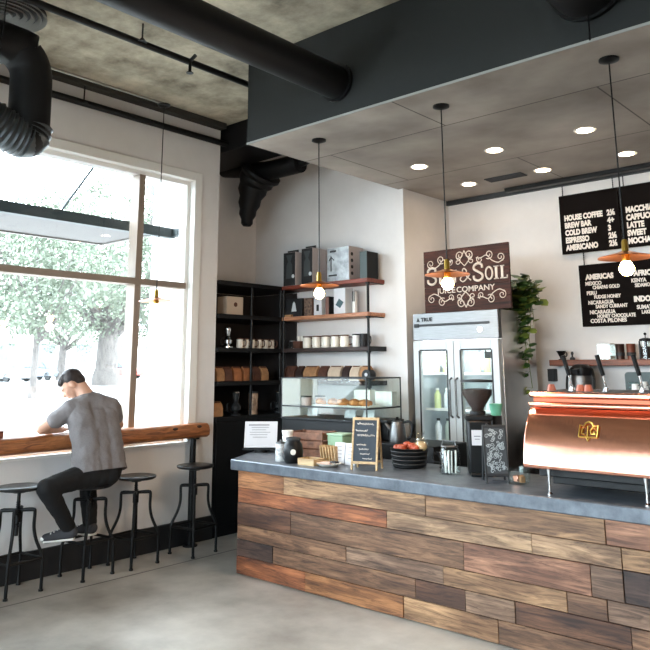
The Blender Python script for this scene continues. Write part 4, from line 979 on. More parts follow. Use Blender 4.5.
def flourish(sg):
    b = MB()
    z0 = sg*.155
    def P_(x, z): return L_(x, z0+sg*z)
    def spiral(cx, cz, r0, a0, turns, hand=1): return [P_(cx+hand*r0*(1-.8*k/22)*math.cos(a0+turns*2*PI*k/22), cz+r0*(1-.8*k/22)*math.sin(a0+turns*2*PI*k/22)) for k in range(23)]
    for hnd in (-1, 1):
        b.tube([P_(hnd*x, z) for x, z in ((.42, .0), (.36, -.03), (.29, .0), (.24, .05), (.18, .03), (.13, .035))], .0048, 6, smooth=5)
        b.tube(spiral(hnd*.385, .02, .042, -1.2, 1.3, hnd), .0042, 6); b.tube(spiral(hnd*.265, .055, .045, -2.2, 1.4, hnd), .0045, 6)
        b.tube(spiral(hnd*.165, .015, .034, 2.0, 1.3, hnd), .004, 6); b.tube(spiral(hnd*.048, .075, .048, -1.6, 1.4, hnd), .0048, 6); b.tube(spiral(hnd*.075, .015, .036, 1.2, 1.2, hnd), .004, 6)
        b.tube([P_(hnd*x, z) for x, z in ((.0, -.03), (.03, .0), (.05, .03), (.02, .08), (.0, .12))], .0048, 6, smooth=4)
    return b.build('scroll_ornament', W_, t)
flourish(1); flourish(-1)

# ------------------------------------------------------------------ trailing pothos on a bracket beside the fridge
t = thing('trailing_pothos', 'trailing green pothos hanging on the wall right of the fridge', 'plant', (-3.30, 6.66, 2.17))
px_, py_, pz_ = -3.30, 6.66, 2.29
b = MB(); b.lathe([(.001, -.12), (.07, -.12), (.095, .02), (.098, .03), (.088, .03), (.066, -.10), (.001, -.10)], (px_, py_, pz_), 24); b.build('pot', CHAR, t)
b = MB(); b.lathe([(.001, -.01), (.086, -.01), (.086, .012), (.001, .018)], (px_, py_, pz_), 20); b.build('soil', BEANS, t)
b = MB(); b.cyl((px_-.02, py_+.09, pz_+.02), (px_-.02, YB, pz_+.02), .008, n=8); b.lathe([(.098, .012), (.106, .012), (.106, .028), (.098, .028)], (px_, py_, pz_), 24, close=True); b.build('bracket', BLACK, t)
rr = random.Random(21)
leaves = {0: MB(), 1: MB()}; stems = MB()
def vine(path, every, L0):
    P = [V(p) for p in path]; pts = []
    Q = [P[0]]+P+[P[-1]]
    for i in range(1, len(Q)-2):
        for k in range(10):
            s_ = k/10; a_, b_, c_, d_ = Q[i-1:i+3]; pts.append(.5*((2*b_)+(c_-a_)*s_+(2*a_-5*b_+4*c_-d_)*s_*s_+(3*b_-a_-3*c_+d_)*s_**3))
    stems.tube(pts, .003, 5)
    for i in range(1, len(pts), every):
        for _ in range(2):
            a = rr.uniform(0, 2*PI); dd = V((math.cos(a), -abs(math.sin(a))*.9-.15, rr.uniform(-.75, .35)))
            L = L0*rr.uniform(.75, 1.25); q = pts[i]+V((rr.uniform(-.02, .02), rr.uniform(-.03, .0), rr.uniform(-.02, .02)))
            stems.tube([pts[i], q+dd.normalized()*.03], .0015, 4)
            leaves[1 if rr.random() < .3 else 0].leaf(q+dd.normalized()*.028, dd, V((0, -.6, 1)), L, L*.82)
for k in range(9):
    a = k/9*2*PI; vine([(px_, py_, pz_+.0), (px_+.08*math.cos(a), py_-.03+.06*math.sin(a), pz_+.10), (px_+.17*math.cos(a), py_-.06+.08*math.sin(a), pz_+.12+.05*(k % 3)), (px_+.20*math.cos(a), py_-.08+.09*math.sin(a), pz_-.02)], 3, .11)
for k, (dx, L) in enumerate(((-.13, .45), (-.08, .62), (-.02, .66), (.03, .55), (.07, .74), (.12, .46), (0.0, .34), (-.05, .52), (.10, .6), (.15, .34), (-.15, .34), (.05, .44))):
    vine([(px_+dx*.4, py_-.02, pz_+.01), (px_+dx*.9, py_-.12, pz_-.02), (px_+dx, py_-.13+.02*(k % 2), pz_-L*.5), (px_+dx*.8+.03*math.sin(k), py_-.11, pz_-L)], 3, .10)
vine([(px_+.03, py_-.1, pz_-.3), (px_+.07, py_-.1, pz_-.6), (px_+.09, py_-.09, pz_-.86)], 6, .08)
stems.build('vines', LEAFY, t); leaves[0].build('foliage', LEAF, t); leaves[1].build('young_leaves', LEAFY, t, label='yellow-green young leaves')
tag(bx('wall_box', CHAR, -3.235, -3.165, 6.96, YB, 1.50, 1.62, bevel=.006), 'small dark box on the wall below the trailing pothos', 'box')

# ------------------------------------------------------------------ menu boards
def board(label, x0, x1, z0, z1, chains):
    t = thing('menu_board', label, 'menu board', ((x0+x1)/2, 7.0, z1))
    b = MB(); b.box(x0, x1, 6.995, 7.013, z0, z1); b.build('board_panel', MENU, t, bevel=.002)
    for x in (x0+.08, x1-.08): b = MB(); b.box(x-.015, x+.015, 7.013, YB, z1-.06, z1-.03); b.build('wall_spacer', CHAR, t)
    for x, zt in chains:
        b = MB(); z = z1
        while z < zt-.005: b.lathe([(.004, 0), (.007, .010), (.004, .02)], (x, 7.004, z), 6, close=True); z += .021
        b.build('chain', CHAR, t)
    return t
def lines(t, rows, nm='lettering'):
    for body, x, z, size, xs in rows:
        b = MB(); b.text(body, (x, 6.993, z), size, xs, .0042 if size > .06 else .002); b.build(nm, CHALK, t)
t1 = board('black menu board listing house coffee and espresso prices, upper left', -3.012, -2.414, 2.747, 3.348, ((-2.97, 3.46), (-2.46, 3.46)))
rws = ['HOUSE COFFEE', 'BREW BAR', 'COLD BREW', 'ESPRESSO', 'AMERICANO']; prc = ['2½', '4+', '3', '2½', '2½']
lines(t1, [(b_, -2.965, 3.085-.0755*k, .075, .74) for k, b_ in enumerate(rws)]); lines(t1, [(p_, -2.535, 3.085-.0755*k, .075, .8) for k, p_ in enumerate(prc)], 'price')
t2 = board('black menu board listing milk drinks, cut by the right edge of the photo', -2.408, -1.81, 2.747, 3.348, ((-2.36, 3.46), (-1.86, 3.46)))
lines(t2, [(b_, -2.355, 3.085-.0755*k, .075, .74) for k, b_ in enumerate(['MACCHIATO', 'CAPPUCCINO', 'LATTE', 'SWEET', 'MOCHA'])])
t3 = board('wide black board listing coffee origins, below the price boards', -2.857, -1.66, 2.02, 2.622, ((-2.80, 2.747), (-2.0, 2.747)))
lines(t3, [('AMERICAS', -2.79, 2.475, .068, .85)], 'heading')
for k, (a_, c_) in enumerate((('MEXICO', 'CHIAPAS GOLD'), ('PERU', 'FUDGE HONEY'), ('NICARAGUA', 'SANDY CURRANT'), ('NICARAGUA', 'HONEY CHOCOLATE'))):
    lines(t3, [(a_, -2.80+.008*k, 2.418-.093*k, .050, .85), (c_, -2.73+.008*k, 2.378-.093*k, .046, .8)])
lines(t3, [('COSTA PILONES', -2.775, 2.055, .052, .9)])
lines(t3, [('AFRICA', -2.33, 2.475, .068, .85), ('INDO.', -2.35, 2.235, .068, .85)], 'heading')
lines(t3, [('KENYA', -2.36, 2.415, .05, .85), ('SIDAMO', -2.33, 2.37, .046, .8), ('SUMATRA', -2.33, 2.165, .05, .85), ('LAKE TOBA', -2.29, 2.12, .046, .8)])

# ------------------------------------------------------------------ wall shelf behind the machine and what stands around it
t = thing('wall_shelf', 'warm brown timber shelf on the menu wall behind the machine', 'shelf', (-2.4, 6.95, 1.655))
b = MB(); b.box(-3.16, -1.0, 6.85, YB, 1.648, 1.706); b.build('shelf_plank', SHELFW, t, bevel=.006)
for x in (-2.9, -1.5):
    b = MB(); b.box(x-.015, x+.015, 6.88, YB, 1.636, 1.648); b.box(x-.015, x+.015, YB-.012, YB, 1.50, 1.64); b.build('bracket', BLACK, t)
ZS = 1.706
t = thing('dripper', 'black dripper cone at the left end of the wall shelf', 'dripper', (-3.06, 6.92, ZS))
b = MB(); b.lathe([(.001, 0), (.03, 0), (.03, .006), (.014, .01), (.014, .02), (.045, .082), (.048, .086), (.043, .084), (.001, .02)], (-3.06, 6.92, ZS), 20); b.build('cone', BLACK, t)
b = MB(); b.tube([(-3.03, 6.9, ZS+.07), (-2.995, 6.89, ZS+.07), (-2.995, 6.89, ZS+.035), (-3.035, 6.9, ZS+.03)], .005, 6, smooth=3); b.build('handle', BLACK, t)
t = thing('tamper', 'small dark tamper beside the dripper on the wall shelf', 'tamper', (-2.95, 6.92, ZS))
b = MB(); b.lathe([(.001, 0), (.024, 0), (.024, .018), (.008, .028), (.008, .045), (.014, .055), (.012, .075), (.001, .08)], (-2.95, 6.92, ZS), 18); b.build('tamper_body', CHAR, t)
t = thing('glass_box', 'clear square glass canister on the wall shelf', 'canister', (-2.62, 6.92, ZS))
b = MB(); R0 = .062
for a, c, e, h in ((-R0, R0, -R0, -R0+.004), (-R0, R0, R0-.004, R0), (-R0, -R0+.004, -R0+.004, R0-.004), (R0-.004, R0, -R0+.004, R0-.004)): b.box(-2.62+a, -2.62+c, 6.92+e, 6.92+h, ZS, ZS+.14)
b.box(-2.682, -2.558, 6.858, 6.982, ZS, ZS+.006); b.build('canister_wall', GLASS, t)
b = MB(); b.box(-2.684, -2.556, 6.856, 6.984, ZS+.14, ZS+.15); b.build('lid', WHITE, t, bevel=.003)
b = MB(); b.box(-2.67, -2.57, 6.87, 6.97, ZS+.006, ZS+.035); b.build('filter_stack', CREAM, t)
for k, (x, m_, lab) in enumerate(((-2.49, mat('bronze_cup', (70, 48, 40), .3, .5), 'dark bronze tumbler on the wall shelf'), (-2.39, mat('brown_cup', (120, 66, 48), .35, .3), 'reddish brown tumbler on the wall shelf'))):
    t = thing('tumbler', lab, 'tumbler', (x, 6.92, ZS)); b = MB(); b.lathe([(.001, 0), (.036, 0), (.040, .135), (.042, .14), (.037, .14), (.033, .01), (.001, .01)], (x, 6.92, ZS), 20); b.build('tumbler_wall', m_, t)
    b = MB(); b.lathe([(.038, .03), (.0395, .032), (.0405, .06), (.039, .062)], (x, 6.92, ZS), 20, close=True); b.build('band', CHAR, t)
t = thing('french_press', 'black French press on the wall shelf at the right edge', 'press', (-2.255, 6.92, ZS))
b = MB(); b.lathe([(.001, 0), (.052, 0), (.052, .16), (.048, .16), (.048, .006), (.001, .006)], (-2.255, 6.92, ZS), 24); b.build('beaker', GLASS, t)
b = MB(); b.lathe([(.001, .007), (.047, .007), (.047, .11), (.001, .112)], (-2.255, 6.92, ZS), 24); b.build('coffee', BEANS, t)
b = MB(); b.lathe([(.001, .16), (.056, .16), (.054, .178), (.02, .19), (.001, .19)], (-2.255, 6.92, ZS), 24); b.cyl((-2.255, 6.92, ZS+.185), (-2.255, 6.92, ZS+.22), .004, n=8); b.ball((-2.255, 6.92, ZS+.225), .013, 12); b.build('plunger_lid', BLACK, t)
b = MB()
for k in range(4):
    a = k*PI/2+.4; b.box(-2.255+.053*math.cos(a)-.006, -2.255+.053*math.cos(a)+.006, 6.92+.053*math.sin(a)-.006, 6.92+.053*math.sin(a)+.006, ZS, ZS+.16)
b.tube([(-2.20, 6.91, ZS+.14), (-2.155, 6.90, ZS+.14), (-2.155, 6.90, ZS+.05), (-2.20, 6.91, ZS+.03)], .009, 8, smooth=3); b.build('frame', BLACK, t)
# back counter below the shelf
tag(bx('back_counter', DARK, -3.10, 1.4, 6.50, YB-.005, 0, 1.06, bevel=.006), 'black counter along the menu wall behind the machine', 'counter')
ZB = 1.06
t = thing('airpot', 'steel airpot with a black top on the back counter', 'airpot', (-2.80, 6.75, ZB))
b = MB(); b.lathe([(.001, 0), (.095, 0), (.098, .02), (.098, .46), (.09, .50), (.001, .50)], (-2.80, 6.75, ZB), 28); b.build('steel_body', STEEL, t)
b = MB(); b.lathe([(.001, .50), (.094, .50), (.100, .52), (.096, .57), (.06, .60), (.001, .605)], (-2.80, 6.75, ZB), 28); b.obox((-2.80, 6.64, ZB+.545), (.05, .09, .035), RX(.2)); b.build('pump_top', BLACK, t)
b = MB(); b.tube([(-2.90, 6.75, ZB+.56), (-2.93, 6.72, ZB+.48), (-2.93, 6.70, ZB+.25), (-2.895, 6.73, ZB+.05)], .011, 8, smooth=3); b.tube([(-2.70, 6.75, ZB+.56), (-2.675, 6.72, ZB+.48), (-2.675, 6.70, ZB+.25), (-2.705, 6.73, ZB+.05)], .011, 8, smooth=3); b.build('handle', BLACK, t)
t = thing('chalk_panel', 'dark green rounded chalk panel leaning under the wall shelf', 'sign', (-2.27, 6.97, ZB))
b = MB(); b.box(-2.42, -2.16, 6.96, 7.03, ZB, ZB+.06); b.build('foot', DARK, t, bevel=.004)
b = MB(); b.prism([(-2.30+(.16 if sx > 0 else -.16)+.03*math.cos(a), 6.985, ZB+.33+(.17 if sz > 0 else -.25)+.03*math.sin(a)) for sx, sz, a0 in ((1, 1, 0), (-1, 1, PI/2), (-1, -1, PI), (1, -1, 1.5*PI)) for a in [a0+k*PI/8 for k in range(5)]], (0, .02, 0)); b.build('panel', mat('bottle_green', (34, 58, 56), .4), t)
b = MB()
PCH = mat('pale_chalk', (130, 170, 168), .8); b.bm.free()
for k in range(3): b = MB(); scribble(b, (-2.38, 6.984, ZB+.42-.035*k), M.Identity(3), -.08, 0, .16, .02, .0022, .008, k); b.build('chalk_line', PCH, t)
for k, (x, lab) in enumerate(((-2.31, 'white milk jug behind the third lever, left one'), (-2.235, 'white milk jug behind the third lever, right one'))):
    t = thing('milk_jug', lab, 'jug', (x, 6.72, ZB)); b = MB(); b.lathe([(.001, 0), (.036, 0), (.038, .02), (.034, .36), (.03, .45-.02*(1-k)), (.001, .45-.02*(1-k))], (x, 6.72, ZB), 20); b.build('jug_body', WHITE, t)
    b = MB(); b.tube([(x+.03, 6.70, ZB+.42), (x+.062, 6.69, ZB+.40), (x+.06, 6.69, ZB+.28), (x+.032, 6.70, ZB+.25)], .006, 6, smooth=3); b.build('handle', STEEL, t)

# ------------------------------------------------------------------ corner shelving in the alcove
t = thing('corner_shelving', 'black corner shelving with a closed base beside the window wall', 'shelf unit', (-6.24, 5.5, 0))
b = MB(); b.box(XA, -5.88, YE+.01, YA, 0, 1.12); b.build('base_cabinet', DARK, t)
for k in range(2):
    b = MB(); y0 = YE+.02+.605*k; b.box(-5.88, -5.865, y0, y0+.595, .10, 1.10); dr = b.build('door', DARK, t, bevel=.003)
    b = MB(); b.box(-5.865, -5.853, y0+(.53 if k == 0 else .05), y0+(.545 if k == 0 else .065), .55, .75); b.build('handle', BLACK, dr)
b = MB(); b.box(XA, XA+.02, YE+.01, YA, 1.15, 2.5); b.box(XA, -5.90, YA-.02, YA, 1.15, 2.5); b.build('back_panel', mat('umber_panel', (40, 34, 33), .8), t)
for z in (1.15, 1.505, 1.85, 2.20, 2.55):
    b = MB(); b.box(XA, -5.86, YE+.01, YA, z-.045, z); b.build('shelf', DARK, t, bevel=.004)
for x, y in ((-5.885, 5.42), (-5.885, 5.86), (-5.83, 5.86)):
    b = MB(); b.cyl((x, y, 1.12), (x, y, 2.51), .014, n=12); b.build('post', BLACK, t)
t = thing('wall_shelving', 'open shelving of timber boards on black pipe posts, right of the corner unit', 'shelf unit', (-5.1, 6.0, 1.4))
for k, (z, m_) in enumerate(((1.505, SHELFW), (1.85, mat('dark_board', (58, 42, 38), .6, var=.3, scale=6, stretch=(.3, 6, 6))), (2.20, wood('light_board', (196, 140, 104), (140, 88, 62), 0, .5, 4)), (2.55, wood('red_board', (132, 62, 44), (84, 34, 24), 0, .5, 4)))):
    b = MB(); b.box(-5.855, -4.615, 5.85, YA, z-.042, z); b.build('shelf', m_ if k else bpy.data.materials['dark_board'] if 'dark_board' in bpy.data.materials else m_, t, bevel=.005)
    b = MB(); b.box(-4.615, -4.609, 5.85, YA, z-.044, z+.003) if k < 2 else b.box(-4.65, -4.62, 5.855, 6.14, z-.05, z-.042); b.build('bracket', BLACK, t)
b = MB(); b.cyl((-4.635, 5.885, 1.20), (-4.635, 5.885, 2.51), .014, n=12)
for z in (1.44, 1.79, 2.14, 2.49): b.cyl((-4.635, 5.885, z), (-4.635, 5.885, z+.02), .024, n=12)
b.build('post', BLACK, t)
b = MB()
b.cyl((-4.635, 5.885, 1.26), (-4.635, YA, 1.26), .012, n=10); b.cyl((-4.635, YA-.012, 1.26), (-4.635, YA, 1.26), .035, n=16); b.build('wall_flange', BLACK, t)

def carton(label, x0, x1, y0, y1, z, h, front, side, deco=None, cat='box', name='box'):
    t = thing(name, label, cat, ((x0+x1)/2, (y0+y1)/2, z))
    b = MB(); b.box(x0, x1, y0, y1, z, z+h); b.build('carton', side, t, bevel=.003)
    b = MB(); b.box(x0+.004, x1-.004, y0-.0015, y0, z+.004, z+h-.004); b.build('front_print', front, t)
    if deco: deco(t, x0, x1, y0-.002, z, h)
    return t
GREYC = mat('grey_card', (176, 166, 164), .7); INK = mat('ink_black', (26, 26, 28), .6); PALEC = mat('pale_card', (206, 212, 216), .5); SLV = mat('silver_print', (186, 190, 192), .35, .4, var=.35, scale=9)
def deco_maker(t, x0, x1, y, z, h):
    c = (x0+x1)/2
    b = MB(); b.prism([(c-.05, y, z+h*.22), (c+.05, y, z+h*.22), (c+.045, y, z+h*.62), (c+.02, y, z+h*.72), (c+.05, y, z+h*.92), (c-.05, y, z+h*.92), (c-.02, y, z+h*.72), (c-.045, y, z+h*.62)], (0, .001, 0)); b.build('pictured_brewer', mat('print_slate', (64, 70, 72), .5) if 'print_slate' not in bpy.data.materials else bpy.data.materials['print_slate'], t)
    b = MB(); b.cyl((x1-.035, y-.001, z+h*.28), (x1-.035, y+.001, z+h*.28), .022, n=16); b.build('printed_dot', PALEC, t)
    b = MB(); b.box(x0+.01, x1-.01, y+.06, y+.07, z+h, z+h+.03); b.build('carry_handle', INK, t)
carton('dark boxed coffee brewer at the left end of the top timber shelf', -5.85, -5.66, 5.87, 6.10, 2.55, .385, INK, GREYC, deco_maker)
carton('dark boxed coffee brewer on the top shelf, second from its left end', -5.565, -5.395, 5.87, 6.10, 2.55, .405, INK, GREYC, deco_maker)
def deco_machine(t, x0, x1, y, z, h):
    b = MB(); b.box(x0+.05, x0+.065, y-.0005, y+.001, z+h*.3, z+h*.75); b.tube([(x0+.03, y, z+h*.62), (x0+.06, y, z+h*.72), (x0+.10, y, z+h*.62)], .006, 6); b.box(x0+.02, x0+.14, y-.0005, y+.001, z+h*.15, z+h*.2); b.build('pictured_spout', INK, t)
    b = MB(); b.box(x0+.04, x0+.13, y-.0005, y+.001, z+h*.86, z+h*.92); b.build('printed_title', INK, t)
    for k in range(4):
        b = MB(); b.cyl((x1-.001, y+.05, z+h*(.2+.19*k)), (x1+.0015, y+.05, z+h*(.2+.19*k)), .02, n=14); b.build('printed_button', INK, t)
carton('large silver and white machine box on the top shelf', -5.18, -4.87, 5.87, 6.11, 2.55, .365, SLV, GREYC, deco_machine)
carton('dark green-black box at the right end of the top shelf', -4.735, -4.635, 5.88, 6.07, 2.55, .285, mat('slate_green', (62, 74, 74), .5), DARK)
def deco_drop(t, x0, x1, y, z, h):
    c = (x0+x1)/2; b = MB(); b.prism([(c-.04, y, z+h*.3), (c+.04, y, z+h*.3), (c+.02, y, z+h*.72), (c, y, z+h*.85), (c-.02, y, z+h*.72)], (0, .001, 0)); b.build('printed_mark', PALEC, t)
carton('black box with a white flame mark at the left of the second shelf', -5.83, -5.585, 5.90, 6.08, 2.20, .205, INK, INK, deco_drop)
b = MB(); b.box(-5.84, -5.72, 5.86, 5.895, 2.20, 2.225); tag(b.build('card_stack', KRAFT, loc=(-5.78, 5.88, 2.2)), 'low stack of pale cards before the flame-marked box', 'cards')
carton('brown patterned box beside the flame-marked box', -5.555, -5.43, 5.90, 6.08, 2.20, .20, mat('patterned_card', (136, 112, 96), .7, rgb2=(58, 44, 40), scale=40), DKRAFT)
def deco_slot(t, x0, x1, y, z, h):
    b = MB(); b.box((x0+x1)/2-.018, (x0+x1)/2+.018, y-.0005, y+.001, z+h*.25, z+h*.62); b.build('printed_mark', INK, t)
carton('white box with a dark mark behind the left pendant bulb', -5.405, -5.29, 5.90, 6.06, 2.20, .19, PAPER, PALEC, deco_slot)
carton('narrow dark box right of the one behind the bulb', -5.255, -5.20, 5.92, 6.06, 2.20, .20, mat('rust_card', (120, 86, 76), .7), INK)
def deco_diamond(t, x0, x1, y, z, h):
    c = (x0+x1)/2; b = MB(); b.prism([(c-.055, y, z+h*.36), (c+.01, y, z+h*.22), (c+.06, y, z+h*.44), (c-.005, y, z+h*.6)], (0, .001, 0)); b.build('printed_diamond', mat('teal_ink', (58, 84, 90), .5), t)
carton('tall white box with a teal diamond on the second shelf', -5.115, -4.955, 5.90, 6.04, 2.20, .275, PAPER, PALEC, deco_diamond)
t = thing('black_tongs', 'small black clip hanging behind the diamond box', 'clip', (-4.90, 6.0, 2.20))
b = MB(); b.box(-4.925, -4.885, 5.98, 6.02, 2.20, 2.44); b.build('clip_body', WHITE, t, bevel=.004); b = MB(); b.box(-4.92, -4.91, 5.975, 5.98, 2.33, 2.44); b.box(-4.90, -4.89, 5.975, 5.98, 2.33, 2.44); b.build('jaw', INK, t)
# mugs
def mug(x, y, z, label, grp, m_, q=.045, h=.115, band=None):
    t = thing('mug', label, 'mug', (x, y, z), grp)
    b = MB(); b.lathe([(.001, 0), (q*.86, 0), (q, .01), (q, h), (q*.92, h), (q*.9, .012), (.001, .012)], (x, y, z), 20); b.build('mug_wall', m_, t)
    b = MB(); b.tube([(x+q*.95, y+.01, z+h*.82), (x+q*1.6, y+.03, z+h*.78), (x+q*1.6, y+.03, z+h*.3), (x+q*.95, y+.01, z+h*.2)], .006, 6, smooth=3); b.build('handle', band or m_, t)
    if band:
        b = MB(); b.lathe([(q*1.005, h*.9), (q*1.02, h*.92), (q*1.02, h*1.005), (q*.93, h*1.005)], (x, y, z), 20, close=True); b.build('rim', band, t)
    return t
ORD = ('first', 'second', 'third', 'fourth', 'fifth', 'sixth')
for k, x in enumerate((-5.54, -5.40, -5.265, -5.13, -5.0)):
    mug(x, 5.94, 1.85, f'white mug with a brown handle on the third timber shelf, {ORD[k]} from the left', 'white mugs on the timber shelf', CREAM, .05, .13, DKRAFT)
for k, x in enumerate((-4.86, -4.76)): mug(x, 5.96, 1.85, ('black and white mug on the third timber shelf, left one', 'black and white mug on the third timber shelf, right one')[k], 'black and white mugs', INK if k else WHITE, .042, .135, INK)
bd = tag(bx('dark_tray', DKRAFT, -5.70, -5.60, 5.88, 6.05, 1.85, 1.93, bevel=.004), 'dark box under two small cups on the third shelf', 'box')
for k, x in enumerate((-5.675, -5.625)):
    o = thing('espresso_cup', ('small white cup on the dark shelf box, left one', 'small white cup on the dark shelf box, right one')[k], 'cup', (x, 5.95, 1.93)); b = MB(); b.lathe([(.001, 0), (.018, 0), (.026, .055), (.023, .055), (.001, .008)], (x, 5.95, 1.93), 16); b.build('cup_wall', CREAM, o)
o = thing('glass_jar', 'squat clear jar at the left end of the third timber shelf', 'jar', (-5.79, 5.96, 1.85)); b = MB(); b.lathe([(.001, 0), (.04, 0), (.042, .06), (.03, .08), (.001, .08)], (-5.79, 5.96, 1.85), 18); b.build('jar_wall', GLASS, o); b = MB(); b.lathe([(.001, .08), (.032, .08), (.032, .092), (.001, .094)], (-5.79, 5.96, 1.85), 16); b.build('lid', STEEL, o)
for k, y in enumerate((5.34, 5.43, 5.52, 5.62, 5.72, 5.81)):
    mug(-5.98, y, 1.85, f'white mug on the black corner unit, {ORD[k]} from the window end', 'white mugs on the corner unit', CREAM, .038, .105, DKRAFT)
# coffee bags
def bag(x, y, z, w, h, dpt, m_, label, grp, face=(0, -1)):
    t = thing('coffee_bag', label, 'coffee bag', (x, y, z), grp)
    ang = 0 if face == (0, -1) else PI/2
    R = RZ(ang); b = MB(); secs = []
    for zz, fw, fd in ((0, .98, 1), (.02, 1, 1), (h*.55, 1, .95), (h*.8, .99, .6), (h*.93, .98, .18), (h, .98, .12)):
        secs.append([b.bm.verts.new(V((x, y, z+zz))+R @ V((sx*w*.5*fw, sy*dpt*.5*fd, 0))) for sx, sy in ((-1, -1), (1, -1), (1, 1), (-1, 1))])
    for a, c in zip(secs, secs[1:]):
        for k in range(4): b.bm.faces.new((a[k], a[(k+1) % 4], c[(k+1) % 4], c[k]))
    b.bm.faces.new(secs[0][::-1]); b.bm.faces.new(secs[-1]); b.build('bag_body', m_, t, bevel=.003)
    b = MB(); c = V((x, y, z+h*.95))+R @ V((0, -dpt*.10, 0)); b.obox(c, (w*.8, .006, .012), R); b.build('tin_tie', DKRAFT, t)
    return t
CRB = mat('cream_bag', (214, 192, 168), .75, var=.12, scale=14)
BL = [(-5.80, .16, DKRAFT), (-5.65, .09, BEANS), (-5.485, .19, KRAFT), (-5.30, .12, DKRAFT), (-5.135, .17, CRB), (-4.98, .09, BEANS), (-4.86, .12, CRB), (-4.73, .11, KRAFT)]
TN = ('brown', 'near-black', 'tan', 'brown', 'cream', 'near-black', 'cream', 'tan')
for k, (x, w_, m_) in enumerate(BL):
    bag(x, 5.97, 1.505, w_, .155, .12, m_, f'{TN[k]} coffee bag on the shelf above the pastry case, ' + ('leftmost', 'second from the left', 'third from the left', 'fourth from the left', 'fifth from the left', 'sixth from the left', 'seventh from the left', 'rightmost')[k], 'coffee bags above the pastry case')
t = thing('round_gauge', 'round black tin with a white dot at the right end of the bag row', 'tin', (-4.655, 5.92, 1.505))
b = MB(); b.cyl((-4.655, 5.86, 1.565), (-4.655, 5.95, 1.565), .055, n=24); b.build('tin_body', BLACK, t); b = MB(); b.cyl((-4.655, 5.856, 1.57), (-4.655, 5.86, 1.57), .018, n=16); b.build('dot', PAPER, t)
for k, (y, m_) in enumerate(((5.06, KRAFT), (5.17, DKRAFT), (5.30, mat('orange_bag', (176, 110, 66), .7, var=.25, scale=18)), (5.44, bpy.data.materials['orange_bag']), (5.58, DKRAFT), (5.70, KRAFT))):
    bag(-6.0, y, 1.505, .105, .15, .10, m_, f'coffee bag on the black corner unit, {ORD[k]} from the window end', 'coffee bags on the corner unit', (1, 0))
carton('pale beige box with a small emblem on the black corner unit', -6.12, -5.96, 5.13, 5.36, 2.20, .20, mat('beige_card', (196, 176, 156), .7), bpy.data.materials['beige_card'])
o = bpy.data.objects['box.009'] if 'box.009' in bpy.data.objects else None
b = MB(); b.cyl((-5.961, 5.25, 2.315), (-5.957, 5.25, 2.315), .025, n=16)
em = [x for x in bpy.data.objects if x.get('label', '').startswith('pale beige box')][0]; b.build('emblem', DKRAFT, em)
def brewer(x, y, z, label, h, m_, q=.05):
    t = thing('coffee_maker', label, 'coffee maker', (x, y, z))
    b = MB(); b.lathe([(.001, 0), (q*1.1, 0), (q*1.1, .015), (q*.5, .02), (q*.4, .03), (q*.95, h*.22), (q, h*.38), (q*.55, h*.52), (q*.4, h*.58), (q*.7, h*.78), (q*.72, h*.92), (.001, h*.93)], (x, y, z), 22); b.build('vessel', m_, t)
    b = MB(); b.lathe([(.001, h*.92), (q*.75, h*.92), (q*.7, h*.97), (q*.1, h), (.001, h)], (x, y, z), 18); b.build('lid', CHROME, t)
    b = MB(); b.tube([(x, y-q, z+h*.5), (x, y-q*2.1, z+h*.48), (x, y-q*2.1, z+h*.18), (x, y-q*1.0, z+h*.15)], .008, 8, smooth=3); b.build('handle', BLACK, t)
brewer(-5.98, 5.17, 1.85, 'steel and glass stovetop brewer on the black corner unit above the bags', .22, CHROME, .045)
brewer(-5.98, 5.30, 1.15, 'dark glass brewer with a bright base low on the corner unit', .25, mat('smoked_glass', (40, 42, 44), .12), .055)
brewer(-5.97, 5.93, 1.15, 'dark tall brewer low on the corner unit beside the pastry case', .24, bpy.data.materials['smoked_glass'], .055)
t = thing('tall_tin', 'tall tin with a pale and dark pattern low on the corner unit', 'tin', (-5.98, 5.55, 1.15))
b = MB(); b.cyl((-5.98, 5.55, 1.15), (-5.98, 5.55, 1.37), .05, n=24); b.build('tin_wall', mat('illustrated_tin', (214, 180, 150), .5, rgb2=(70, 40, 34), scale=14), t)
b = MB(); b.cyl((-5.98, 5.55, 1.37), (-5.98, 5.55, 1.39), .052, n=24); b.build('lid', CHAR, t)
bag(-5.99, 5.03, 1.15, .13, .15, .09, KRAFT, 'tan paper bag low on the corner unit against the window wall', 'paper bags', (1, 0))

# ------------------------------------------------------------------ outdoors
ASPH = mat('pale_road', (150, 148, 146), .9, var=.12, scale=.6); WALK = mat('sidewalk', (186, 182, 176), .9, var=.1, scale=.8)
bm = bmesh.new(); xs = [(-6.82, -.08), (-13, -.08), (-35, .74), (-110, .74)]
vs = [[bm.verts.new((x, y, z)) for y in (-60, 110)] for x, z in xs]
for a, c in zip(vs, vs[1:]): bm.faces.new((a[0], a[1], c[1], c[0]))
vs2 = [[bm.verts.new((x, y, z-.3)) for y in (-60, 110)] for x, z in xs]
for a, c in zip(vs2, vs2[1:]): bm.faces.new((a[1], a[0], c[0], c[1]))
bmesh.ops.recalc_face_normals(bm, faces=bm.faces[:])
me = bpy.data.meshes.new('street'); bm.to_mesh(me); bm.free(); me.materials.append(ASPH); o = bpy.data.objects.new('street', me); COL.objects.link(o); ORG['street'] = V((0, 0, 0)); struct(o)
sbox('sidewalk', WALK, -10.5, -6.82, -60, 110, -.3, 0)
sbox('street_front', ASPH, -6.8, 40, -60, -4.25, -.3, -.05)
t = thing('awning', 'steel awning with a dark edge beam outside the window', 'awning', (-6.6, 2, 3.0))
STG = mat('awning_steel', (48, 58, 60), .5)
b = MB(); b.box(-6.29, -6.20, -4, 4.60, 2.99, 3.09); b.build('edge_beam', STG, t)
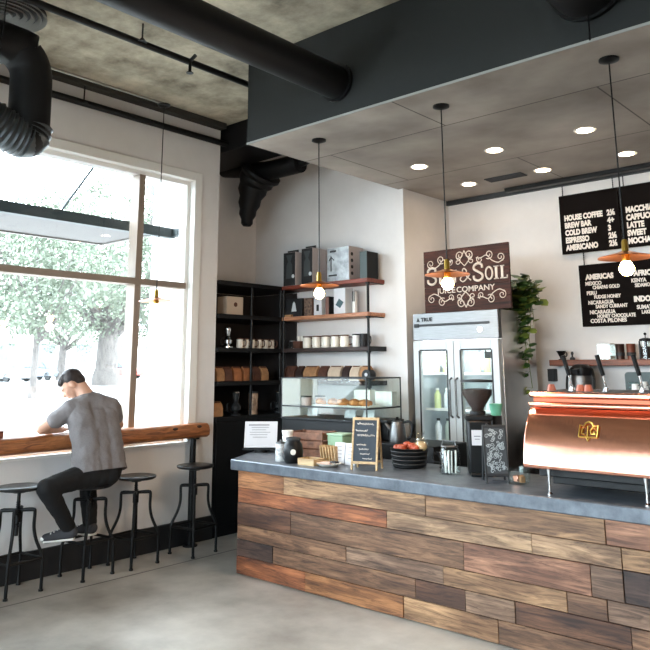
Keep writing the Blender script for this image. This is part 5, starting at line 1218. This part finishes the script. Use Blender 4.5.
b = MB(); b.box(-7.12, -6.29, -4, 4.30, 3.0, 3.02); b.build('soffit_sheet', mat('awning_sheet', (78, 74, 73), .6), t)
b = MB(); b.box(-7.16, -7.12, -4, 4.33, 2.985, 3.05); b.box(-7.12, -6.29, 4.29, 4.33, 2.985, 3.05); b.build('outer_trim', mat('awning_trim', (110, 106, 102), .5), t)
for y in (3.6, 1.4, -.8):
    b = MB(); b.cyl((-7.05, y, 3.04), (XO-.016, y, 3.62), .012, n=8); b.build('tie_rod', STG, t)
b = MB()
for y in (4.58, 2.2, -.4, -3.6): b.box(-6.20, XO-.003, y-.03, y+.03, 3.0, 3.08)
b.build('wall_bracket', STG, t)
t = thing('downspout', 'grey downspout standing at the outer corner of the building', 'downspout', (-6.90, 4.86, 0))
b = MB(); b.box(-6.94, -6.85, 4.82, 4.92, .0, 3.9); b.build('pipe_run', mat('zinc_pipe', (150, 156, 160), .5), t, bevel=.01); b = MB(); b.box(-6.97, -6.82, 4.79, 4.95, 3.62, 3.72); b.build('hopper_head', STG, t)
def tree(label, x, y, z0, r, crown, n, seed, spread, zlo):
    t = thing('street_tree', label, 'tree', (x, y, z0), 'trees across the street')
    rr = random.Random(seed); b = MB(); top = crown[1][2]
    b.tube([(x, y, z0-.2), (x+r*.1, y, z0+(crown[0][2]-z0)*.5), (x, y+r*.3, crown[0][2]+1)], r, 14, rad=[r*1.25, r, r*.9, r*.7], smooth=4)
    for k in range(9):
        a = k*2.4; L = rr.uniform(.5, .9)
        q = V((x, y, zlo+.5*(k % 3)))
        b.tube([q, q+V((math.cos(a)*spread*.4*L, math.sin(a)*spread*.4*L, 1.3)), q+V((math.cos(a)*spread*L, math.sin(a)*spread*L, 2.6+.4*k))], r*.3, 7, rad=[r*.42, r*.25, r*.1], smooth=3)
    b.build('trunk', BARK, t)
    f = MB()
    for c in range(n):
        while True:
            p = V((rr.uniform(-1, 1), rr.uniform(-1, 1), rr.uniform(-1, 1)))
            if p.length < 1 and p.length > .25: break
        c0 = V((x, y, (crown[0][2]+top)/2)) + V((p.x*spread, p.y*spread, p.z*(top-crown[0][2])/2))
        for _ in range(70):
            q = c0+V((rr.gauss(0, .42), rr.gauss(0, .42), rr.gauss(0, .30))); s_ = rr.uniform(.05, .12)
            e1 = V((rr.uniform(-1, 1), rr.uniform(-1, 1), rr.uniform(-1, 1))).normalized(); e2 = e1.orthogonal().normalized()
            f.bm.faces.new([f.bm.verts.new(q+v) for v in (e1*s_, e2*s_*.6, -e1*s_, -e2*s_*.6)])
    f.build('foliage', TLEAF, t, smooth=0)
tree('broad leafy tree with a thick pale trunk straight across the street', -35, 21.76, .74, .58, ((0, 0, 3.6), (0, 0, 11.8)), 250, 1, 4.9, 3.0)
tree('slender leafy tree nearer the street, left of the thick-trunked one', -28, 14.2, .48, .13, ((0, 0, 2.7), (0, 0, 8.6)), 140, 2, 3.6, 2.5)
tree('leafy tree seen at the left window edge behind the slender one', -36, 15.0, .74, .25, ((0, 0, 3.0), (0, 0, 9.5)), 170, 3, 4.4, 2.8)
tree('far leafy tree between the two nearer trunks', -52, 28.5, .74, .3, ((0, 0, 3.0), (0, 0, 11)), 200, 4, 5.6, 2.8)
tree('leafy tree seen by the downspout at the right window edge', -46, 33.5, .74, .3, ((0, 0, 3.2), (0, 0, 10)), 160, 5, 5, 2.8)
def car(x, y, z, ang, m_, label):
    t = thing('parked_car', label, 'car', (x, y, z), 'cars parked across the street'); R = RZ(ang)
    def Q(a, c, e): return V((x, y, z))+R @ V((a, c, e))
    b = MB(); b.prism([Q(a, -.86, e) for a, e in ((-2.1, .25), (2.1, .25), (2.15, .6), (1.95, .78), (1.1, .86), (-1.75, .92), (-2.12, .82))], R @ V((0, 1.72, 0))); bd = b.build('car_body', m_, t, bevel=.08)
    b = MB(); b.prism([Q(a, -.74, e) for a, e in ((1.1, .86), (.45, 1.38), (-1.2, 1.42), (-1.8, .92))], R @ V((0, 1.48, 0))); b.build('cabin', mat('car_glass', (60, 66, 72), .15) if 'car_glass' not in bpy.data.materials else bpy.data.materials['car_glass'], t, bevel=.06)
    for a in (-1.3, 1.3):
        for c in (-.86, .70):
            b = MB(); b.cyl(Q(a, c, .31), Q(a, c+.16, .31), .31, n=18); b.build('wheel', BLACK, t)
car(-54, 28.2, .74, .25, mat('grey_paint', (96, 100, 106), .3), 'dark grey car parked far across the street, seen left of the person')
car(-56, 36.2, .74, .3, mat('red_paint', (170, 74, 66), .3), 'reddish car parked behind the thick tree trunk')
car(-50, 23.3, .74, .2, mat('white_car_paint', (210, 212, 214), .3), 'white car parked far across the street at the left window edge')
t = thing('far_building', 'pale low building far behind the street trees', 'building', (-82, 40, .74))
b = MB(); b.box(-90, -80, 8, 80, .74, 6.2); b.build('facade', mat('pale_facade', (206, 200, 194), .9), t)
b = MB(); b.box(-90.3, -79.7, 7.7, 80.3, 6.2, 6.6); b.build('roof_edge', mat('facade_trim', (150, 146, 142), .8), t)
for k in range(14):
    b = MB(); y = 12+4.8*k; b.box(-80.02, -79.95, y, y+2.2, 2.2, 4.4); b.build('window', bpy.data.materials['car_glass'], t)

# ------------------------------------------------------------------ daylight, exposure
wd = bpy.data.worlds.new('sky'); sc.world = wd; wd.use_nodes = True
bg = wd.node_tree.nodes['Background']; bg.inputs[0].default_value = (.78, .90, 1, 1); bg.inputs[1].default_value = 6
sun = bpy.data.lights.new('sun', 'SUN'); sun.energy = 1.5; sun.angle = .02; sun.color = (1, .95, .86)
so = bpy.data.objects.new('sun', sun); COL.objects.link(so)
so.rotation_euler = (V((-.62, -.30, -.72))).to_track_quat('-Z', 'Y').to_euler()     # from over the roof: it lights the street, not the room
def portal(c, sx, sy, rot):
    l = bpy.data.lights.new('daylight_portal', 'AREA'); l.shape = 'RECTANGLE'; l.size = sx; l.size_y = sy; l.cycles.is_portal = True
    o = bpy.data.objects.new('daylight_portal', l); COL.objects.link(o); o.location = c; o.rotation_euler = rot
portal((XO-.02, 3.05, 2.25), 3.1, 2.64, (PI/2, 0, -PI/2)); portal((XO-.02, -1.25, 2.25), 4.5, 2.64, (PI/2, 0, -PI/2))
for x0, x1 in ((-5.4, -2.6), (-2.2, .6)): portal(((x0+x1)/2, -4.22, 2.15), x1-x0, 2.5, (PI/2, 0, 0))
for x in (-3.73, -2.93, -2.13):
    for y in (5.55, 6.455):
        l = bpy.data.lights.new('downlight_beam', 'SPOT'); l.energy = 6.0 if x < -3.5 else 1.4; l.color = (1, .84, .68); l.spot_size = 2.1; l.spot_blend = .7; l.shadow_soft_size = .06
        o = bpy.data.objects.new('downlight_beam', l); COL.objects.link(o); o.location = (x, y, 3.49)
vs = sc.view_settings; vs.view_transform = 'Standard'; vs.look = 'None'; vs.exposure = 1.90; vs.gamma = 1; vs.use_curve_mapping = False
sc.cycles.use_denoising = True
sc.cycles.max_bounces = 10; sc.cycles.diffuse_bounces = 5; sc.cycles.transparent_max_bounces = 16; sc.cycles.sample_clamp_indirect = 8; sc.cycles.caustics_reflective = False
